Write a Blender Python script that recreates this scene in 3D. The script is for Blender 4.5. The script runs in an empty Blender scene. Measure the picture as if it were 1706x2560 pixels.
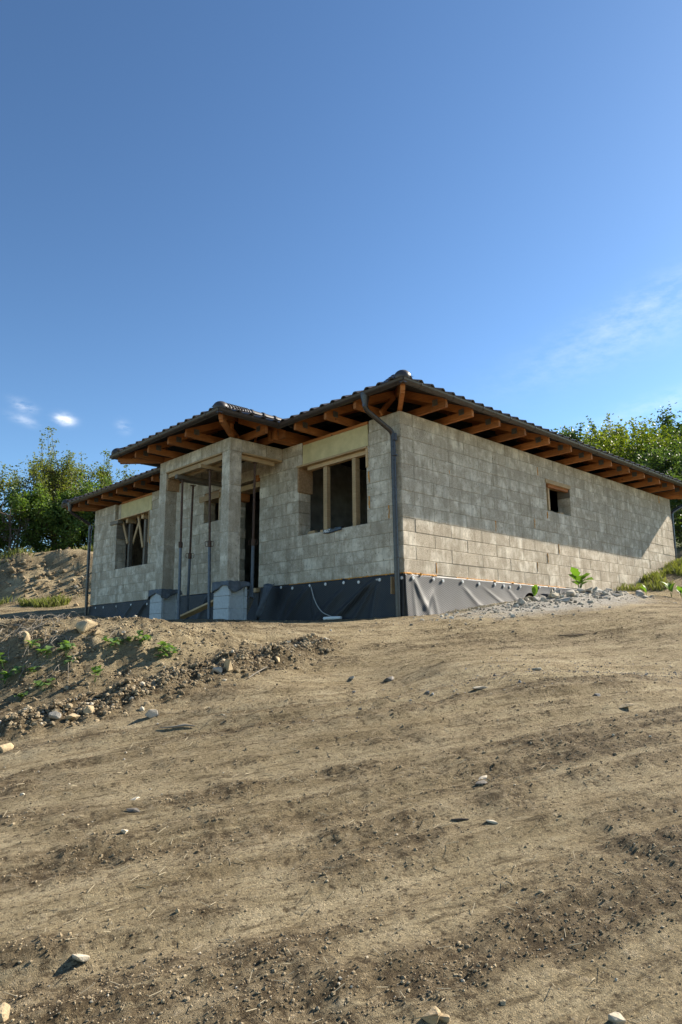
import bpy, bmesh, math, random
import numpy as np
from mathutils import Vector, Matrix

R = math.radians
rng = random.Random(7)
nrg = np.random.default_rng(11)
scene = bpy.context.scene
col = scene.collection

# ------------------------------------------------------------------ camera
CAM = Vector((-9.1737, -8.1059, -1.2259))
cd = bpy.data.cameras.new('camera')
cam = bpy.data.objects.new('camera', cd)
col.objects.link(cam)
rot = Matrix(((0.72831, -0.12223, -0.67426), (-0.68520, -0.14192, -0.71440), (-0.00837, 0.98230, -0.18712)))
cam.matrix_world = Matrix.Translation(CAM) @ rot.to_4x4()
cd.sensor_fit = 'VERTICAL'
cd.sensor_height = 36.0
cd.sensor_width = 24.0
cd.lens = 24.28
cd.clip_start = 0.05
cd.clip_end = 2000
scene.camera = cam

# ------------------------------------------------------------------ light
SUN = Vector((4.08, -1.0, 2.72)).normalized()
EL = math.asin(SUN.z)
AZ = math.atan2(SUN.x, SUN.y)
sd = bpy.data.lights.new('sun', 'SUN')
sd.energy = 4.5
sd.angle = R(0.53)
sd.color = (1.0, 0.90, 0.75)
sun = bpy.data.objects.new('sun', sd)
col.objects.link(sun)
sun.rotation_euler = SUN.to_track_quat('Z', 'Y').to_euler()
sun.location = (20, -10, 25)

scene.view_settings.view_transform = 'Standard'
scene.view_settings.look = 'None'
scene.view_settings.exposure = 1.42
scene.view_settings.gamma = 1.0

world = bpy.data.worlds.new('World')
scene.world = world
world.use_nodes = True
nt = world.node_tree
nt.nodes.clear()


def N(nt, t, ins=None, **kw):
    n = nt.nodes.new(t)
    for k, v in kw.items():
        setattr(n, k, v)
    for k, v in (ins or {}).items():
        s = n.inputs[k]
        if isinstance(v, bpy.types.NodeSocket):
            nt.links.new(v, s)
        else:
            s.default_value = v
    return n


def M_(nt, op, a, b=None, c=None, clamp=False):
    n = nt.nodes.new('ShaderNodeMath')
    n.operation = op
    n.use_clamp = clamp
    for i, v in enumerate((a, b, c)):
        if v is None:
            continue
        if isinstance(v, bpy.types.NodeSocket):
            nt.links.new(v, n.inputs[i])
        else:
            n.inputs[i].default_value = v
    return n.outputs[0]


def V_(nt, op, a, b=None):
    n = nt.nodes.new('ShaderNodeVectorMath')
    n.operation = op
    for i, v in enumerate((a, b)):
        if v is None:
            continue
        if isinstance(v, bpy.types.NodeSocket):
            nt.links.new(v, n.inputs[i])
        else:
            n.inputs[i].default_value = v
    return n


def mix(nt, f, a, b, blend='MIX'):
    n = nt.nodes.new('ShaderNodeMix')
    n.data_type = 'RGBA'
    n.blend_type = blend
    for k, v in ((0, f), (6, a), (7, b)):
        if isinstance(v, bpy.types.NodeSocket):
            nt.links.new(v, n.inputs[k])
        else:
            n.inputs[k].default_value = (*v, 1) if isinstance(v, tuple) and len(v) == 3 else v
    return n.outputs[2]


def ramp(nt, fac, *stops):
    n = nt.nodes.new('ShaderNodeValToRGB')
    e = n.color_ramp.elements
    while len(e) < len(stops):
        e.new(0.5)
    for el, (p, c) in zip(e, stops):
        el.position = p
        el.color = (*c, 1) if isinstance(c, tuple) else (c, c, c, 1)
    nt.links.new(fac, n.inputs[0])
    return n.outputs[0]


def noise(nt, vec, scale, detail=4, rough=0.55, out=0, dist=0.0):
    n = N(nt, 'ShaderNodeTexNoise', {'Scale': scale, 'Detail': detail, 'Roughness': rough, 'Distortion': dist})
    nt.links.new(vec, n.inputs['Vector'])
    return n.outputs[out]


sky = nt.nodes.new('ShaderNodeTexSky')
sky.sky_type = 'NISHITA'
sky.sun_disc = False
sky.sun_elevation = EL
sky.sun_rotation = AZ
sky.altitude = 900
sky.air_density = 1.0
sky.dust_density = 0.45
sky.ozone_density = 1.0
geo = nt.nodes.new('ShaderNodeTexCoord')
D = V_(nt, 'NORMALIZE', geo.outputs['Generated']).outputs[0]
nz = noise(nt, D, 16.0, 6, 0.6)
# (direction, half width in degrees across, up, tilt, strength): small fair-weather puffs and thin streaks
CL = [((0.3370, 0.8934, 0.2968), 0.62, 0.36, -0.10, 1.5), ((0.2889, 0.9066, 0.3076), 0.75, 0.35, -0.3, 0.6),
      ((0.2918, 0.9113, 0.2903), 0.9, 0.3, -0.25, 0.4), ((0.4076, 0.8645, 0.2941), 0.5, 0.4, -0.6, 0.35),
      ((0.8507, 0.3153, 0.4205), 6.5, 1.2, 0.22, 0.13), ((0.8495, 0.3593, 0.3863), 8.0, 1.6, 0.22, 0.14),
      ((0.8964, 0.3194, 0.3073), 6.0, 0.7, 0.18, 0.20), ((0.8495, 0.283, 0.4452), 4.0, 1.0, 0.3, 0.08),
      ((0.93, 0.10, 0.36), 7.0, 1.5, 0.25, 0.35), ((-0.55, 0.78, 0.30), 2.5, 0.8, 0.0, 0.8), ((-0.9, -0.1, 0.42), 6.0, 1.2, 0.2, 0.35)]
tot = None
for d, wu, wv, tilt, st in CL:
    d = Vector(d).normalized()
    rgt = Vector((d.y, -d.x, 0)).normalized()
    upv = rgt.cross(d).normalized()
    a = rgt * math.cos(tilt) + upv * math.sin(tilt)
    b = -rgt * math.sin(tilt) + upv * math.cos(tilt)
    u = M_(nt, 'DIVIDE', V_(nt, 'DOT_PRODUCT', D, tuple(a)).outputs['Value'], R(wu))
    v = M_(nt, 'DIVIDE', V_(nt, 'DOT_PRODUCT', D, tuple(b)).outputs['Value'], R(wv))
    # centre offsets: the axes are perpendicular to d, so u = v = 0 at d
    r2 = M_(nt, 'ADD', M_(nt, 'MULTIPLY', u, u), M_(nt, 'MULTIPLY', v, v))
    fr = V_(nt, 'DOT_PRODUCT', D, tuple(d)).outputs['Value']
    fall = M_(nt, 'MULTIPLY', M_(nt, 'POWER', 2.718, M_(nt, 'MULTIPLY', r2, -1.0)), M_(nt, 'GREATER_THAN', fr, 0.0))
    m = M_(nt, 'MULTIPLY', fall, st)
    tot = m if tot is None else M_(nt, 'ADD', tot, m)
nzf = noise(nt, V_(nt, 'MULTIPLY', D, (1.0, 1.0, 2.6)).outputs[0], 30.0, 7, 0.62)
cm = M_(nt, 'MULTIPLY', tot, N(nt, 'ShaderNodeMapRange', {0: nzf, 1: 0.36, 2: 0.68, 3: 0.0, 4: 1.0}).outputs[0], clamp=True)
skyg = N(nt, 'ShaderNodeGamma', {'Color': mix(nt, 1.0, sky.outputs[0], (0.45, 0.45, 0.45), 'MULTIPLY'), 'Gamma': 1.25})
skyt = mix(nt, 1.0, skyg.outputs[0], (1.80, 2.12, 2.20), 'MULTIPLY')
skyc = mix(nt, cm, skyt, (8.4, 8.7, 9.2))
bg = N(nt, 'ShaderNodeBackground', {'Color': skyc, 'Strength': 0.060})
ow = nt.nodes.new('ShaderNodeOutputWorld')
nt.links.new(bg.outputs[0], ow.inputs[0])

scene.cycles.max_bounces = 6
scene.cycles.transparent_max_bounces = 8

# ------------------------------------------------------------------ helpers


def tag(o, label=None, cat=None, group=None, kind=None):
    if label:
        o['label'] = label
    if cat:
        o['category'] = cat
    if group:
        o['group'] = group
    if kind:
        o['kind'] = kind
    return o


def empty(name, loc=(0, 0, 0), rz=0.0):
    o = bpy.data.objects.new(name, None)
    col.objects.link(o)
    o.location = loc
    o.rotation_euler = (0, 0, rz)
    o.empty_display_size = 0.2
    return o


def link(name, me, parent=None, loc=None, rot=None):
    o = bpy.data.objects.new(name, me)
    col.objects.link(o)
    if loc is not None:
        o.location = loc
    if rot is not None:
        o.rotation_euler = rot
    if parent:
        o.parent = parent
    return o


class MB:
    """collects shapes, builds one mesh object"""

    def __init__(s):
        s.v, s.f = [], []

    def add(s, vs, fs):
        n = len(s.v)
        s.v += [tuple(v) for v in vs]
        s.f += [tuple(i + n for i in f) for f in fs]
        return s

    def box(s, a, b, bev=0.0):
        x0, y0, z0 = (min(a[i], b[i]) for i in range(3))
        x1, y1, z1 = (max(a[i], b[i]) for i in range(3))
        if bev <= 0:
            return s.add([(x0, y0, z0), (x1, y0, z0), (x1, y1, z0), (x0, y1, z0), (x0, y0, z1), (x1, y0, z1), (x1, y1, z1), (x0, y1, z1)],
                         [(0, 3, 2, 1), (4, 5, 6, 7), (0, 1, 5, 4), (1, 2, 6, 5), (2, 3, 7, 6), (3, 0, 4, 7)])
        bm = bmesh.new()
        bmesh.ops.create_cube(bm, size=1)
        for v in bm.verts:
            v.co = ((x0 + x1) / 2 + v.co.x * (x1 - x0), (y0 + y1) / 2 + v.co.y * (y1 - y0), (z0 + z1) / 2 + v.co.z * (z1 - z0))
        bmesh.ops.bevel(bm, geom=bm.edges[:], offset=bev, segments=1, affect='EDGES')
        return s.bm(bm)

    def bm(s, bm):
        bm.verts.index_update()
        s.add([v.co[:] for v in bm.verts], [[v.index for v in f.verts] for f in bm.faces])
        bm.free()
        return s

    def bar(s, p, q, w, h, up=(0, 0, 1), bev=0.0):
        """rectangular bar from p to q, w across, h along up"""
        p, q = Vector(p), Vector(q)
        d = (q - p)
        L = d.length
        d.normalize()
        side = d.cross(Vector(up)).normalized()
        u = side.cross(d).normalized()
        t = MB().box((0, -w / 2, -h / 2), (L, w / 2, h / 2), bev)
        m = Matrix((d, side, u)).transposed()
        return s.add([p + m @ Vector(v) for v in t.v], t.f)

    def tube(s, path, r, n=12, cap=True, rads=None):
        path = [Vector(p) for p in path]
        rings = []
        up = None
        for i, p in enumerate(path):
            if i == 0:
                t = path[1] - p
            elif i == len(path) - 1:
                t = p - path[i - 1]
            else:
                t = (path[i + 1] - p).normalized() + (p - path[i - 1]).normalized()
            t.normalize()
            if up is None:
                up = Vector((0, 0, 1)) if abs(t.z) < 0.9 else Vector((1, 0, 0))
            a = t.cross(up)
            if a.length < 1e-4:
                a = t.orthogonal()
            a.normalize()
            b = t.cross(a).normalized()
            up = -b if i and (-b).dot(up) > 0 else up
            rr = rads[i] if rads else r
            rings.append([p + a * math.cos(2 * math.pi * k / n) * rr + b * math.sin(2 * math.pi * k / n) * rr for k in range(n)])
        vs = [v for rg in rings for v in rg]
        fs = []
        for i in range(len(path) - 1):
            for k in range(n):
                fs.append((i * n + k, i * n + (k + 1) % n, (i + 1) * n + (k + 1) % n, (i + 1) * n + k))
        if cap:
            fs.append(tuple(range(n))[::-1])
            fs.append(tuple(range((len(path) - 1) * n, len(path) * n)))
        return s.add(vs, fs)

    def mesh(s, name, mat, smooth=False):
        me = bpy.data.meshes.new(name)
        me.from_pydata(s.v, [], s.f)
        bm = bmesh.new()
        bm.from_mesh(me)
        bmesh.ops.recalc_face_normals(bm, faces=bm.faces[:])
        bm.to_mesh(me)
        bm.free()
        if mat:
            me.materials.append(mat)
        if smooth:
            me.polygons.foreach_set('use_smooth', [True] * len(me.polygons))
            me.set_sharp_from_angle(angle=R(38))
        me.update()
        return me

    def build(s, name, mat, parent=None, smooth=False, loc=None):
        return link(name, s.mesh(name, mat, smooth), parent, loc)


# ------------------------------------------------------------------ noise and terrain


def _hash(ix, iy, seed):
    h = (ix * 374761393 + iy * 668265263 + seed * 974634541) & 0xFFFFFFFF
    h = ((h ^ (h >> 13)) * 1274126177) & 0xFFFFFFFF
    h ^= (h >> 16)
    return (h & 0xFFFF) / 65535.0


def vnoise(x, y, seed=0):
    x = np.asarray(x, float)
    y = np.asarray(y, float)
    ix = np.floor(x).astype(np.int64)
    iy = np.floor(y).astype(np.int64)
    fx, fy = x - ix, y - iy
    fx = fx * fx * fx * (fx * (fx * 6 - 15) + 10)
    fy = fy * fy * fy * (fy * (fy * 6 - 15) + 10)
    a = _hash(ix, iy, seed)
    b = _hash(ix + 1, iy, seed)
    c = _hash(ix, iy + 1, seed)
    d = _hash(ix + 1, iy + 1, seed)
    return (a + (b - a) * fx) * (1 - fy) + (c + (d - c) * fx) * fy - 0.5


def fbm(x, y, seed=0, octs=4, gain=0.5):
    t, a = 0, 1.0
    for o in range(octs):
        t = t + a * vnoise(x * 2 ** o + 17.3 * o, y * 2 ** o - 9.1 * o, seed + o)
        a *= gain
    return t


# surveyed ground heights (x, y, z)
TP = [(-7.45,0.72,-1.041),(-6.71,-0.19,-1.066),(-6.28,-0.73,-1.090),(-5.78,-1.07,-1.102),(-5.11,-1.15,-1.119),(-7.09,2.58,-0.904),(-6.27,1.25,-0.938),(-5.76,0.63,-0.958),(-5.08,0.40,-0.965),(-4.26,0.31,-0.957),(-5.54,3.59,-0.854),(-4.21,3.71,-0.831),(-6.69,4.67,-0.828),(-8.85,3.14,-0.913),(-8.85,2.59,-1.059),(-8.83,1.61,-1.501),(-8.81,0.77,-1.880),(-8.80,5.01,-0.883),(-7.37,1.19,-0.927),(-6.60,0.19,-0.944),(-6.15,-0.37,-0.971),(-5.62,-0.73,-0.991),(-4.93,-0.84,-1.013),(-4.01,-0.74,-1.001),(-3.01,-0.73,-1.012),(-7.55,-0.01,-1.504),(-6.85,-0.74,-1.472),(-6.42,-1.15,-1.431),(-5.93,-1.41,-1.370),(-5.28,-1.47,-1.325),(-4.41,-1.32,-1.258),(-7.66,-0.74,-1.864),(-7.01,-1.34,-1.785),(-6.59,-1.61,-1.710),(-6.10,-1.79,-1.602),(-5.49,-1.82,-1.512),(-4.70,-1.74,-1.414),(-3.78,-1.65,-1.330),(-7.50,-2.95,-1.980),(-7.05,-2.82,-1.905),(-6.17,-2.69,-1.777),(-5.08,-2.62,-1.600),(-5.27,2.65,-0.864),(-3.97,6.23,-0.727),(-2.12,11.36,-0.431),(-0.28,16.50,0.120),(-1.28,17.44,0.077),(0.62,15.65,0.137),(-4.40,2.51,-0.848),(-3.09,5.41,-0.729),(-3.21,2.77,-0.816),(-2.41,2.01,-0.825),(-2.21,0.72,-0.891),(-1.51,0.06,-0.906),(-0.66,-0.46,-0.882),(-2.41,20.57,0.469),(-0.81,19.07,0.596),(0.29,18.16,0.709),(1.44,17.35,0.815),(-2.06,22.58,1.967),(-0.34,20.96,2.106),(0.37,20.42,2.366),(1.02,19.81,2.214),(1.58,19.28,2.480),(2.09,18.94,2.375),(-1.59,24.61,2.178),(0.25,22.88,2.275),(1.47,21.73,2.413),(2.69,20.57,2.501),(-1.46,-2.59,-1.195),(-0.05,-1.60,-0.899),(0.63,-2.92,-0.968),(2.98,-1.70,-0.575),(1.23,-4.17,-0.992),(4.89,-2.82,-0.566),(8.76,-1.38,-0.170),(7.12,-0.66,-0.204),(8.08,-1.02,-0.167),(10.26,-0.87,0.484),(9.74,-0.38,0.361),(11.96,-0.28,1.006),(10.97,0.10,0.715),(9.26,0.07,0.259),(-3.96,-3.40,-1.584),(-2.36,-5.46,-1.585),(-9.17,-8.11,-2.480),(-9.02,-6.19,-2.303),(-7.27,-7.84,-2.219),(-8.57,-4.55,-2.112),(-7.11,-5.92,-2.042),(-5.66,-7.30,-1.972),(-5.74,-4.47,-1.750),(-4.00,-6.12,-1.666),(-13.41,-8.23,-3.023),(-9.05,-12.35,-2.813),(-11.23,-10.29,-2.918),(-3.64,-3.70,-1.423),(-0.10,0.00,-0.790),(-0.10,2.00,-0.780),(-0.10,4.00,-0.740),(-1.60,3.50,-0.740),(-1.60,6.30,-0.660),(-0.10,8.00,-0.620),(-0.10,10.00,-0.520),(-0.10,13.00,-0.300),(-0.80,14.00,-0.200),(1.00,-0.10,-0.710),(2.30,-0.10,-0.550),(3.80,-0.10,-0.430),(5.90,-0.10,-0.170),(8.30,-0.10,0.050),(10.20,-0.10,0.500),(12.20,-0.10,1.000),(14.00,0.00,1.400),(13.00,6.00,1.800),(13.00,13.00,2.000),(4.00,14.00,0.800),(9.00,15.00,1.700),(-60.00,-60.00,-11.000),(60.00,-60.00,-3.000),(-60.00,60.00,-1.000),(60.00,60.00,9.000),(0.00,45.00,4.000),(45.00,0.00,6.000),(20.00,25.00,4.000),(30.00,10.00,5.000),(-30.00,0.00,-4.000),(0.00,-30.00,-4.500),(28.00,-10.00,2.500)]
TPX = np.array(TP)


def _k(r2):
    return np.where(r2 > 1e-9, 0.5 * r2 * np.log(np.maximum(r2, 1e-9)), 0.0)


_n = len(TPX)
_A = np.zeros((_n + 3, _n + 3))
_d2 = ((TPX[:, None, :2] - TPX[None, :, :2]) ** 2).sum(-1)
_A[:_n, :_n] = _k(_d2) + np.eye(_n) * 0.002
_A[:_n, _n] = 1
_A[:_n, _n + 1:] = TPX[:, :2]
_A[_n, :_n] = 1
_A[_n + 1:, :_n] = TPX[:, :2].T
_W = np.linalg.solve(_A, np.concatenate([TPX[:, 2], np.zeros(3)]))


def tps(x, y):
    z = _W[_n] + _W[_n + 1] * x + _W[_n + 2] * y
    for i in range(_n):
        z = z + _W[i] * _k((x - TPX[i, 0]) ** 2 + (y - TPX[i, 1]) ** 2)
    return z


def seg_dist(x, y, pts):
    best = np.full(np.shape(x), 1e9)
    for (ax, ay), (bx, by) in zip(pts[:-1], pts[1:]):
        dx, dy = bx - ax, by - ay
        t = np.clip(((x - ax) * dx + (y - ay) * dy) / (dx * dx + dy * dy), 0, 1)
        best = np.minimum(best, np.hypot(x - ax - t * dx, y - ay - t * dy))
    return best


BERM = [(-11.5, 1.2), (-9.0, -0.6), (-7.82, -1.55), (-7.21, -1.99), (-6.78, -2.11), (-6.28, -2.17), (-5.64, -2.09), (-4.87, -1.99), (-4.07, -1.79), (-3.50, -1.63)]
BANK = [(-11.5, 4.4), (-9.2, 2.2), (-7.47, 0.46), (-6.75, -0.36), (-6.33, -0.89), (-5.84, -1.21), (-5.18, -1.29), (-4.49, -1.11)]
HEAP = [(-4, 23.6), (-1.4, 20.6), (0.0, 19.2), (1.0, 18.3), (2.2, 17.5)]


def masks(x, y):
    berm = np.exp(-(seg_dist(x, y, BERM) / 0.33) ** 2)
    bank = np.exp(-(seg_dist(x, y, BANK) / 0.75) ** 2)
    heap = np.exp(-(seg_dist(x, y, HEAP) / 1.9) ** 2)
    rub = np.exp(-(((x - 4.6) / 2.6) ** 2 + ((y + 1.0) / 0.85) ** 2))
    return berm, bank, heap, rub


TD = np.array([0.93, -0.37])      # the way the vehicles drove


RUTS = ((-8.45, 0.7), (-7.75, 0.6), (-7.05, 0.9), (-6.45, 1.0), (-5.75, 0.7), (-5.25, 1.0), (-4.65, 0.9), (-4.1, 0.6), (-3.55, 1.0), (-2.95, 0.8), (-2.35, 0.8), (-1.7, 0.7))


def loose(x, y):
    """0 on the rolled, dusty bands, 1 where the soil is broken up, raised round the camera to darken it"""
    x = np.asarray(x, float)
    y = np.asarray(y, float)
    u = x * TD[0] + y * TD[1]
    v = -x * TD[1] + y * TD[0]
    v = v + 0.35 * vnoise(u * 0.35, v * 0.35, 5) + 0.10 * vnoise(u * 0.9, u * 0.2, 9)
    rut = 0
    for v0, dp in RUTS:
        k = (v - v0) / 0.13
        rut = rut + dp * (-0.38 * np.exp(-k ** 4) + 0.22 * np.exp(-((np.abs(k) - 1.5) / 0.45) ** 2)) * np.clip(0.7 + 1.6 * vnoise(u * 0.5, np.full_like(u, v0), 15), 0, 1.2)
    nr = np.clip(1.3 - np.hypot(x + 9.2, y + 8.1) / 4.0, 0, 1)
    f = rut * (1 - 0.75 * nr) + 0.6 * vnoise(u * 0.12, v * 0.8, 201) + 0.7 * vnoise(u * 0.30, v * 3.0, 202) + 0.6 * vnoise(u * 0.7, v * 7, 203) + 0.5 * vnoise(u * 1.6, v * 14, 205) + 0.55 * vnoise(x * 4, y * 4, 204)
    near = np.clip(1.25 - np.hypot(x + 9.2, y + 8.1) / 5.2, 0, 1)
    t = np.clip((f + 0.30 + 0.45 * near) / 0.95, 0, 1)  # near term: vignette-like foreground darkening put into the soil colour
    berm, bank, heap, rub = masks(x, y)
    t = np.maximum(t, np.clip(berm * 1.2, 0, 1))
    return t * t * (3 - 2 * t)


def ground_z(x, y, fine=True):
    x = np.asarray(x, float)
    y = np.asarray(y, float)
    z = tps(x, y)
    inside = (x > 0.12) & (x < 12.1) & (y > 0.12) & (y < 12.95)
    z = np.where(inside, np.minimum(z, -0.55), z)
    if not fine:
        return z
    berm, bank, heap, rub = masks(x, y)
    rough = np.clip(berm + bank + heap, 0, 1)
    u = x * TD[0] + y * TD[1]
    v = -x * TD[1] + y * TD[0]
    near = np.clip((0.6 - np.minimum(np.maximum(x, y), 3)) / 2.0, 0.15, 1)
    wob = 0.35 * vnoise(u * 0.35, v * 0.35, 5)
    # wheel ruts and scrape marks
    z = z + (1 - rough) * near * (0.045 * vnoise(u * 0.16, (v + wob) * 1.5, 21) + 0.030 * vnoise(u * 0.30, (v + wob) * 4.2, 22) + 0.011 * vnoise(u * 0.9, (v + wob) * 11, 23))
    vv = v + wob + 0.10 * vnoise(u * 0.9, u * 0.2, 9)
    for v0, dp in RUTS:
        k = (vv - v0) / 0.13
        z = z + (1 - rough) * dp * (-0.034 * np.exp(-k ** 4) + 0.022 * np.exp(-((np.abs(k) - 1.5) / 0.42) ** 2)) * np.clip(0.7 + 1.6 * vnoise(u * 0.5, np.full_like(u, v0), 15), 0, 1.2)
    z = z + near * 0.05 * vnoise(x * 0.45, y * 0.45, 3)
    # loose crumbs
    crumb = 0.18 + 0.95 * loose(x, y)
    z = z + 0.012 * (loose(x, y) - 0.5)
    z = z + crumb * (0.026 * fbm(x * 7, y * 7, 40, 3) + 0.016 * np.maximum(0, fbm(x * 22, y * 22, 44, 2) - 0.05))
    # churned edge of the terrace
    z = z + berm * (0.08 + 0.16 * np.abs(fbm(x * 3.1, y * 3.1, 50, 3)) + 0.09 * fbm(x * 9, y * 9, 53, 3, 0.6))
    z = z + bank * (0.10 * fbm(x * 1.5, y * 1.5, 60, 3) + 0.06 * fbm(x * 6.5, y * 6.5, 64, 4, 0.6))
    z = z + heap * (0.38 * fbm(x * 0.7, y * 0.7, 70, 3, 0.5) + 0.12 * fbm(x * 3, y * 3, 75, 3))
    z = z + rub * (0.16 + 0.12 * fbm(x * 3, y * 3, 80, 3))
    return z


def gz(x, y):
    return float(ground_z(np.array([x]), np.array([y]))[0])


# ------------------------------------------------------------------ materials


def newmat(name):
    m = bpy.data.materials.new(name)
    m.use_nodes = True
    nt = m.node_tree
    nt.nodes.clear()
    out = nt.nodes.new('ShaderNodeOutputMaterial')
    bs = nt.nodes.new('ShaderNodeBsdfPrincipled')
    nt.links.new(bs.outputs[0], out.inputs[0])
    bs.inputs['Roughness'].default_value = 0.8
    bs.inputs['Specular IOR Level'].default_value = 0.3
    return m, nt, bs


def setc(nt, bs, c, rough=None, spec=None, metal=None):
    if isinstance(c, bpy.types.NodeSocket):
        nt.links.new(c, bs.inputs['Base Color'])
    else:
        bs.inputs['Base Color'].default_value = (*c, 1)
    for k, v in (('Roughness', rough), ('Specular IOR Level', spec), ('Metallic', metal)):
        if v is not None:
            if isinstance(v, bpy.types.NodeSocket):
                nt.links.new(v, bs.inputs[k])
            else:
                bs.inputs[k].default_value = v


def bump(nt, bs, h, strength=0.5, dist=0.01):
    b = N(nt, 'ShaderNodeBump', {'Height': h, 'Strength': strength, 'Distance': dist})
    nt.links.new(b.outputs[0], bs.inputs['Normal'])
    return b


def objvec(nt, scale=(1, 1, 1), rnd=True):
    """object coordinates shifted by each object's own random number"""
    tc = nt.nodes.new('ShaderNodeTexCoord')
    v = tc.outputs['Object']
    oi = nt.nodes.new('ShaderNodeObjectInfo')
    if rnd:
        k = V_(nt, 'SCALE', (37.0, 91.0, 53.0))
        nt.links.new(oi.outputs['Random'], k.inputs['Scale'])
        v = V_(nt, 'ADD', v, k.outputs[0]).outputs[0]
    return V_(nt, 'MULTIPLY', v, scale).outputs[0], oi.outputs['Random']


def wpos(nt):
    return nt.nodes.new('ShaderNodeNewGeometry').outputs['Position']


MAT = {}


def simple(name, c, rough=0.7, var=0.25, scale=8.0, spec=0.3, metal=0.0, bmp=0.15, bdist=0.004, stretch=(1, 1, 1)):
    m, nt, bs = newmat(name)
    v, r = objvec(nt, stretch)
    f = noise(nt, v, scale, 5, 0.6)
    lo = tuple(max(0, k * (1 - var)) for k in c)
    hi = tuple(min(1, k * (1 + var)) for k in c)
    cc = ramp(nt, f, (0.3, lo), (0.7, hi))
    rr = M_(nt, 'ADD', M_(nt, 'MULTIPLY', noise(nt, v, scale * 2.3, 3), 0.3), rough - 0.15)
    setc(nt, bs, cc, rr, spec, metal)
    if bmp:
        bump(nt, bs, noise(nt, v, scale * 6, 4, 0.65), bmp, bdist)
    MAT[name] = m
    return m


# dry soil
m, nt, bs = newmat('soil')
P = wpos(nt)
big = noise(nt, P, 0.55, 5, 0.6)
mid = noise(nt, P, 3.2, 6, 0.68)
rutv = N(nt, 'ShaderNodeMapping', {'Rotation': (0, 0, -math.atan2(TD[1], TD[0])), 'Scale': (0.16, 1.6, 1.0)})
# mapping turns the scrape direction onto x, then stretches along it
rv = N(nt, 'ShaderNodeVectorRotate', {'Vector': P, 'Angle': -math.atan2(TD[1], TD[0])}, rotation_type='Z_AXIS')
rs = V_(nt, 'MULTIPLY', rv.outputs[0], (0.30, 2.8, 1.0)).outputs[0]
nt.nodes.remove(rutv)
streak = noise(nt, rs, 2.4, 5, 0.66)
fine = noise(nt, P, 46.0, 5, 0.72)
crumb = N(nt, 'ShaderNodeTexVoronoi', {'Vector': V_(nt, 'ADD', P, V_(nt, 'SCALE', noise(nt, P, 30, 2, 0.5, 1)).outputs[0]).outputs[0], 'Scale': 34.0})
clump = noise(nt, P, 19.0, 5, 0.72)
lo_ = N(nt, 'ShaderNodeAttribute', attribute_name='loose').outputs['Fac']
fld = M_(nt, 'ADD', M_(nt, 'MULTIPLY', streak, 0.5), M_(nt, 'MULTIPLY', mid, 0.5))
c3 = ramp(nt, fld, (0.40, (0.300, 0.236, 0.136)), (0.50, (0.425, 0.345, 0.212)), (0.62, (0.535, 0.446, 0.290)))
c3 = mix(nt, M_(nt, 'MULTIPLY', lo_, 0.88), c3, (0.172, 0.128, 0.075))
c4 = mix(nt, ramp(nt, big, (0.36, 0.4), (0.58, 0.0)), c3, (0.240, 0.190, 0.106))
# shade between crumbs painted dark, denser where the soil is broken up
th = M_(nt, 'MULTIPLY_ADD', lo_, 0.105, -0.035)
dk = ramp(nt, M_(nt, 'SUBTRACT', clump, th), (0.36, 0.92), (0.455, 0.0))
c4 = mix(nt, dk, c4, (0.085, 0.062, 0.036))
lt = ramp(nt, clump, (0.56, 0.0), (0.68, 0.6))
c4 = mix(nt, lt, c4, (0.52, 0.43, 0.295))
rs2 = V_(nt, 'MULTIPLY', rv.outputs[0], (1.3, 8.0, 1.0)).outputs[0]
str2 = noise(nt, rs2, 3.0, 4, 0.65, dist=0.4)
c4 = mix(nt, ramp(nt, str2, (0.34, 0.75), (0.44, 0.0)), c4, (0.125, 0.094, 0.052))
c4 = mix(nt, ramp(nt, str2, (0.56, 0.0), (0.68, 0.45)), c4, (0.54, 0.455, 0.29))
c5 = mix(nt, ramp(nt, fine, (0.36, 0.8), (0.47, 0.0)), c4, (0.095, 0.070, 0.042))
sp = noise(nt, P, 120.0, 2, 0.5)
c6 = mix(nt, ramp(nt, sp, (0.68, 0.0), (0.76, 0.5)), c5, (0.55, 0.50, 0.42))
# pale grey rubble dust beside the long wall, reddish fresh soil on the heap
rubv = V_(nt, 'LENGTH', V_(nt, 'MULTIPLY', V_(nt, 'SUBTRACT', P, (3.4, -1.1, 0.0)).outputs[0], (0.27, 0.72, 0.0)).outputs[0]).outputs['Value']
rm = ramp(nt, M_(nt, 'ADD', rubv, M_(nt, 'MULTIPLY', M_(nt, 'SUBTRACT', mid, 0.5), 0.9)), (0.55, 0.8), (1.15, 0.0))
c7 = mix(nt, rm, c6, mix(nt, fine, (0.30, 0.285, 0.26), (0.60, 0.575, 0.53)))
sx = nt.nodes.new('ShaderNodeSeparateXYZ')
nt.links.new(P, sx.inputs[0])
gm = M_(nt, 'MAXIMUM', M_(nt, 'MULTIPLY_ADD', sx.outputs[0], 0.25, -3.3), M_(nt, 'MULTIPLY_ADD', sx.outputs[1], 0.25, -5.5))
gm = M_(nt, 'ADD', gm, M_(nt, 'MULTIPLY', M_(nt, 'SUBTRACT', mid, 0.5), 3.0), clamp=True)
c7 = mix(nt, gm, c7, mix(nt, fine, (0.045, 0.060, 0.020), (0.120, 0.135, 0.048)))
setc(nt, bs, c7, 0.95, 0.12)
hh = M_(nt, 'ADD', M_(nt, 'MULTIPLY', fine, 0.6), M_(nt, 'ADD', M_(nt, 'MULTIPLY', mid, 0.9), M_(nt, 'MULTIPLY', crumb.outputs['Distance'], -0.35)))
hh = M_(nt, 'ADD', hh, M_(nt, 'ADD', M_(nt, 'MULTIPLY', clump, 1.6), M_(nt, 'MULTIPLY', str2, 1.6)))
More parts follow.
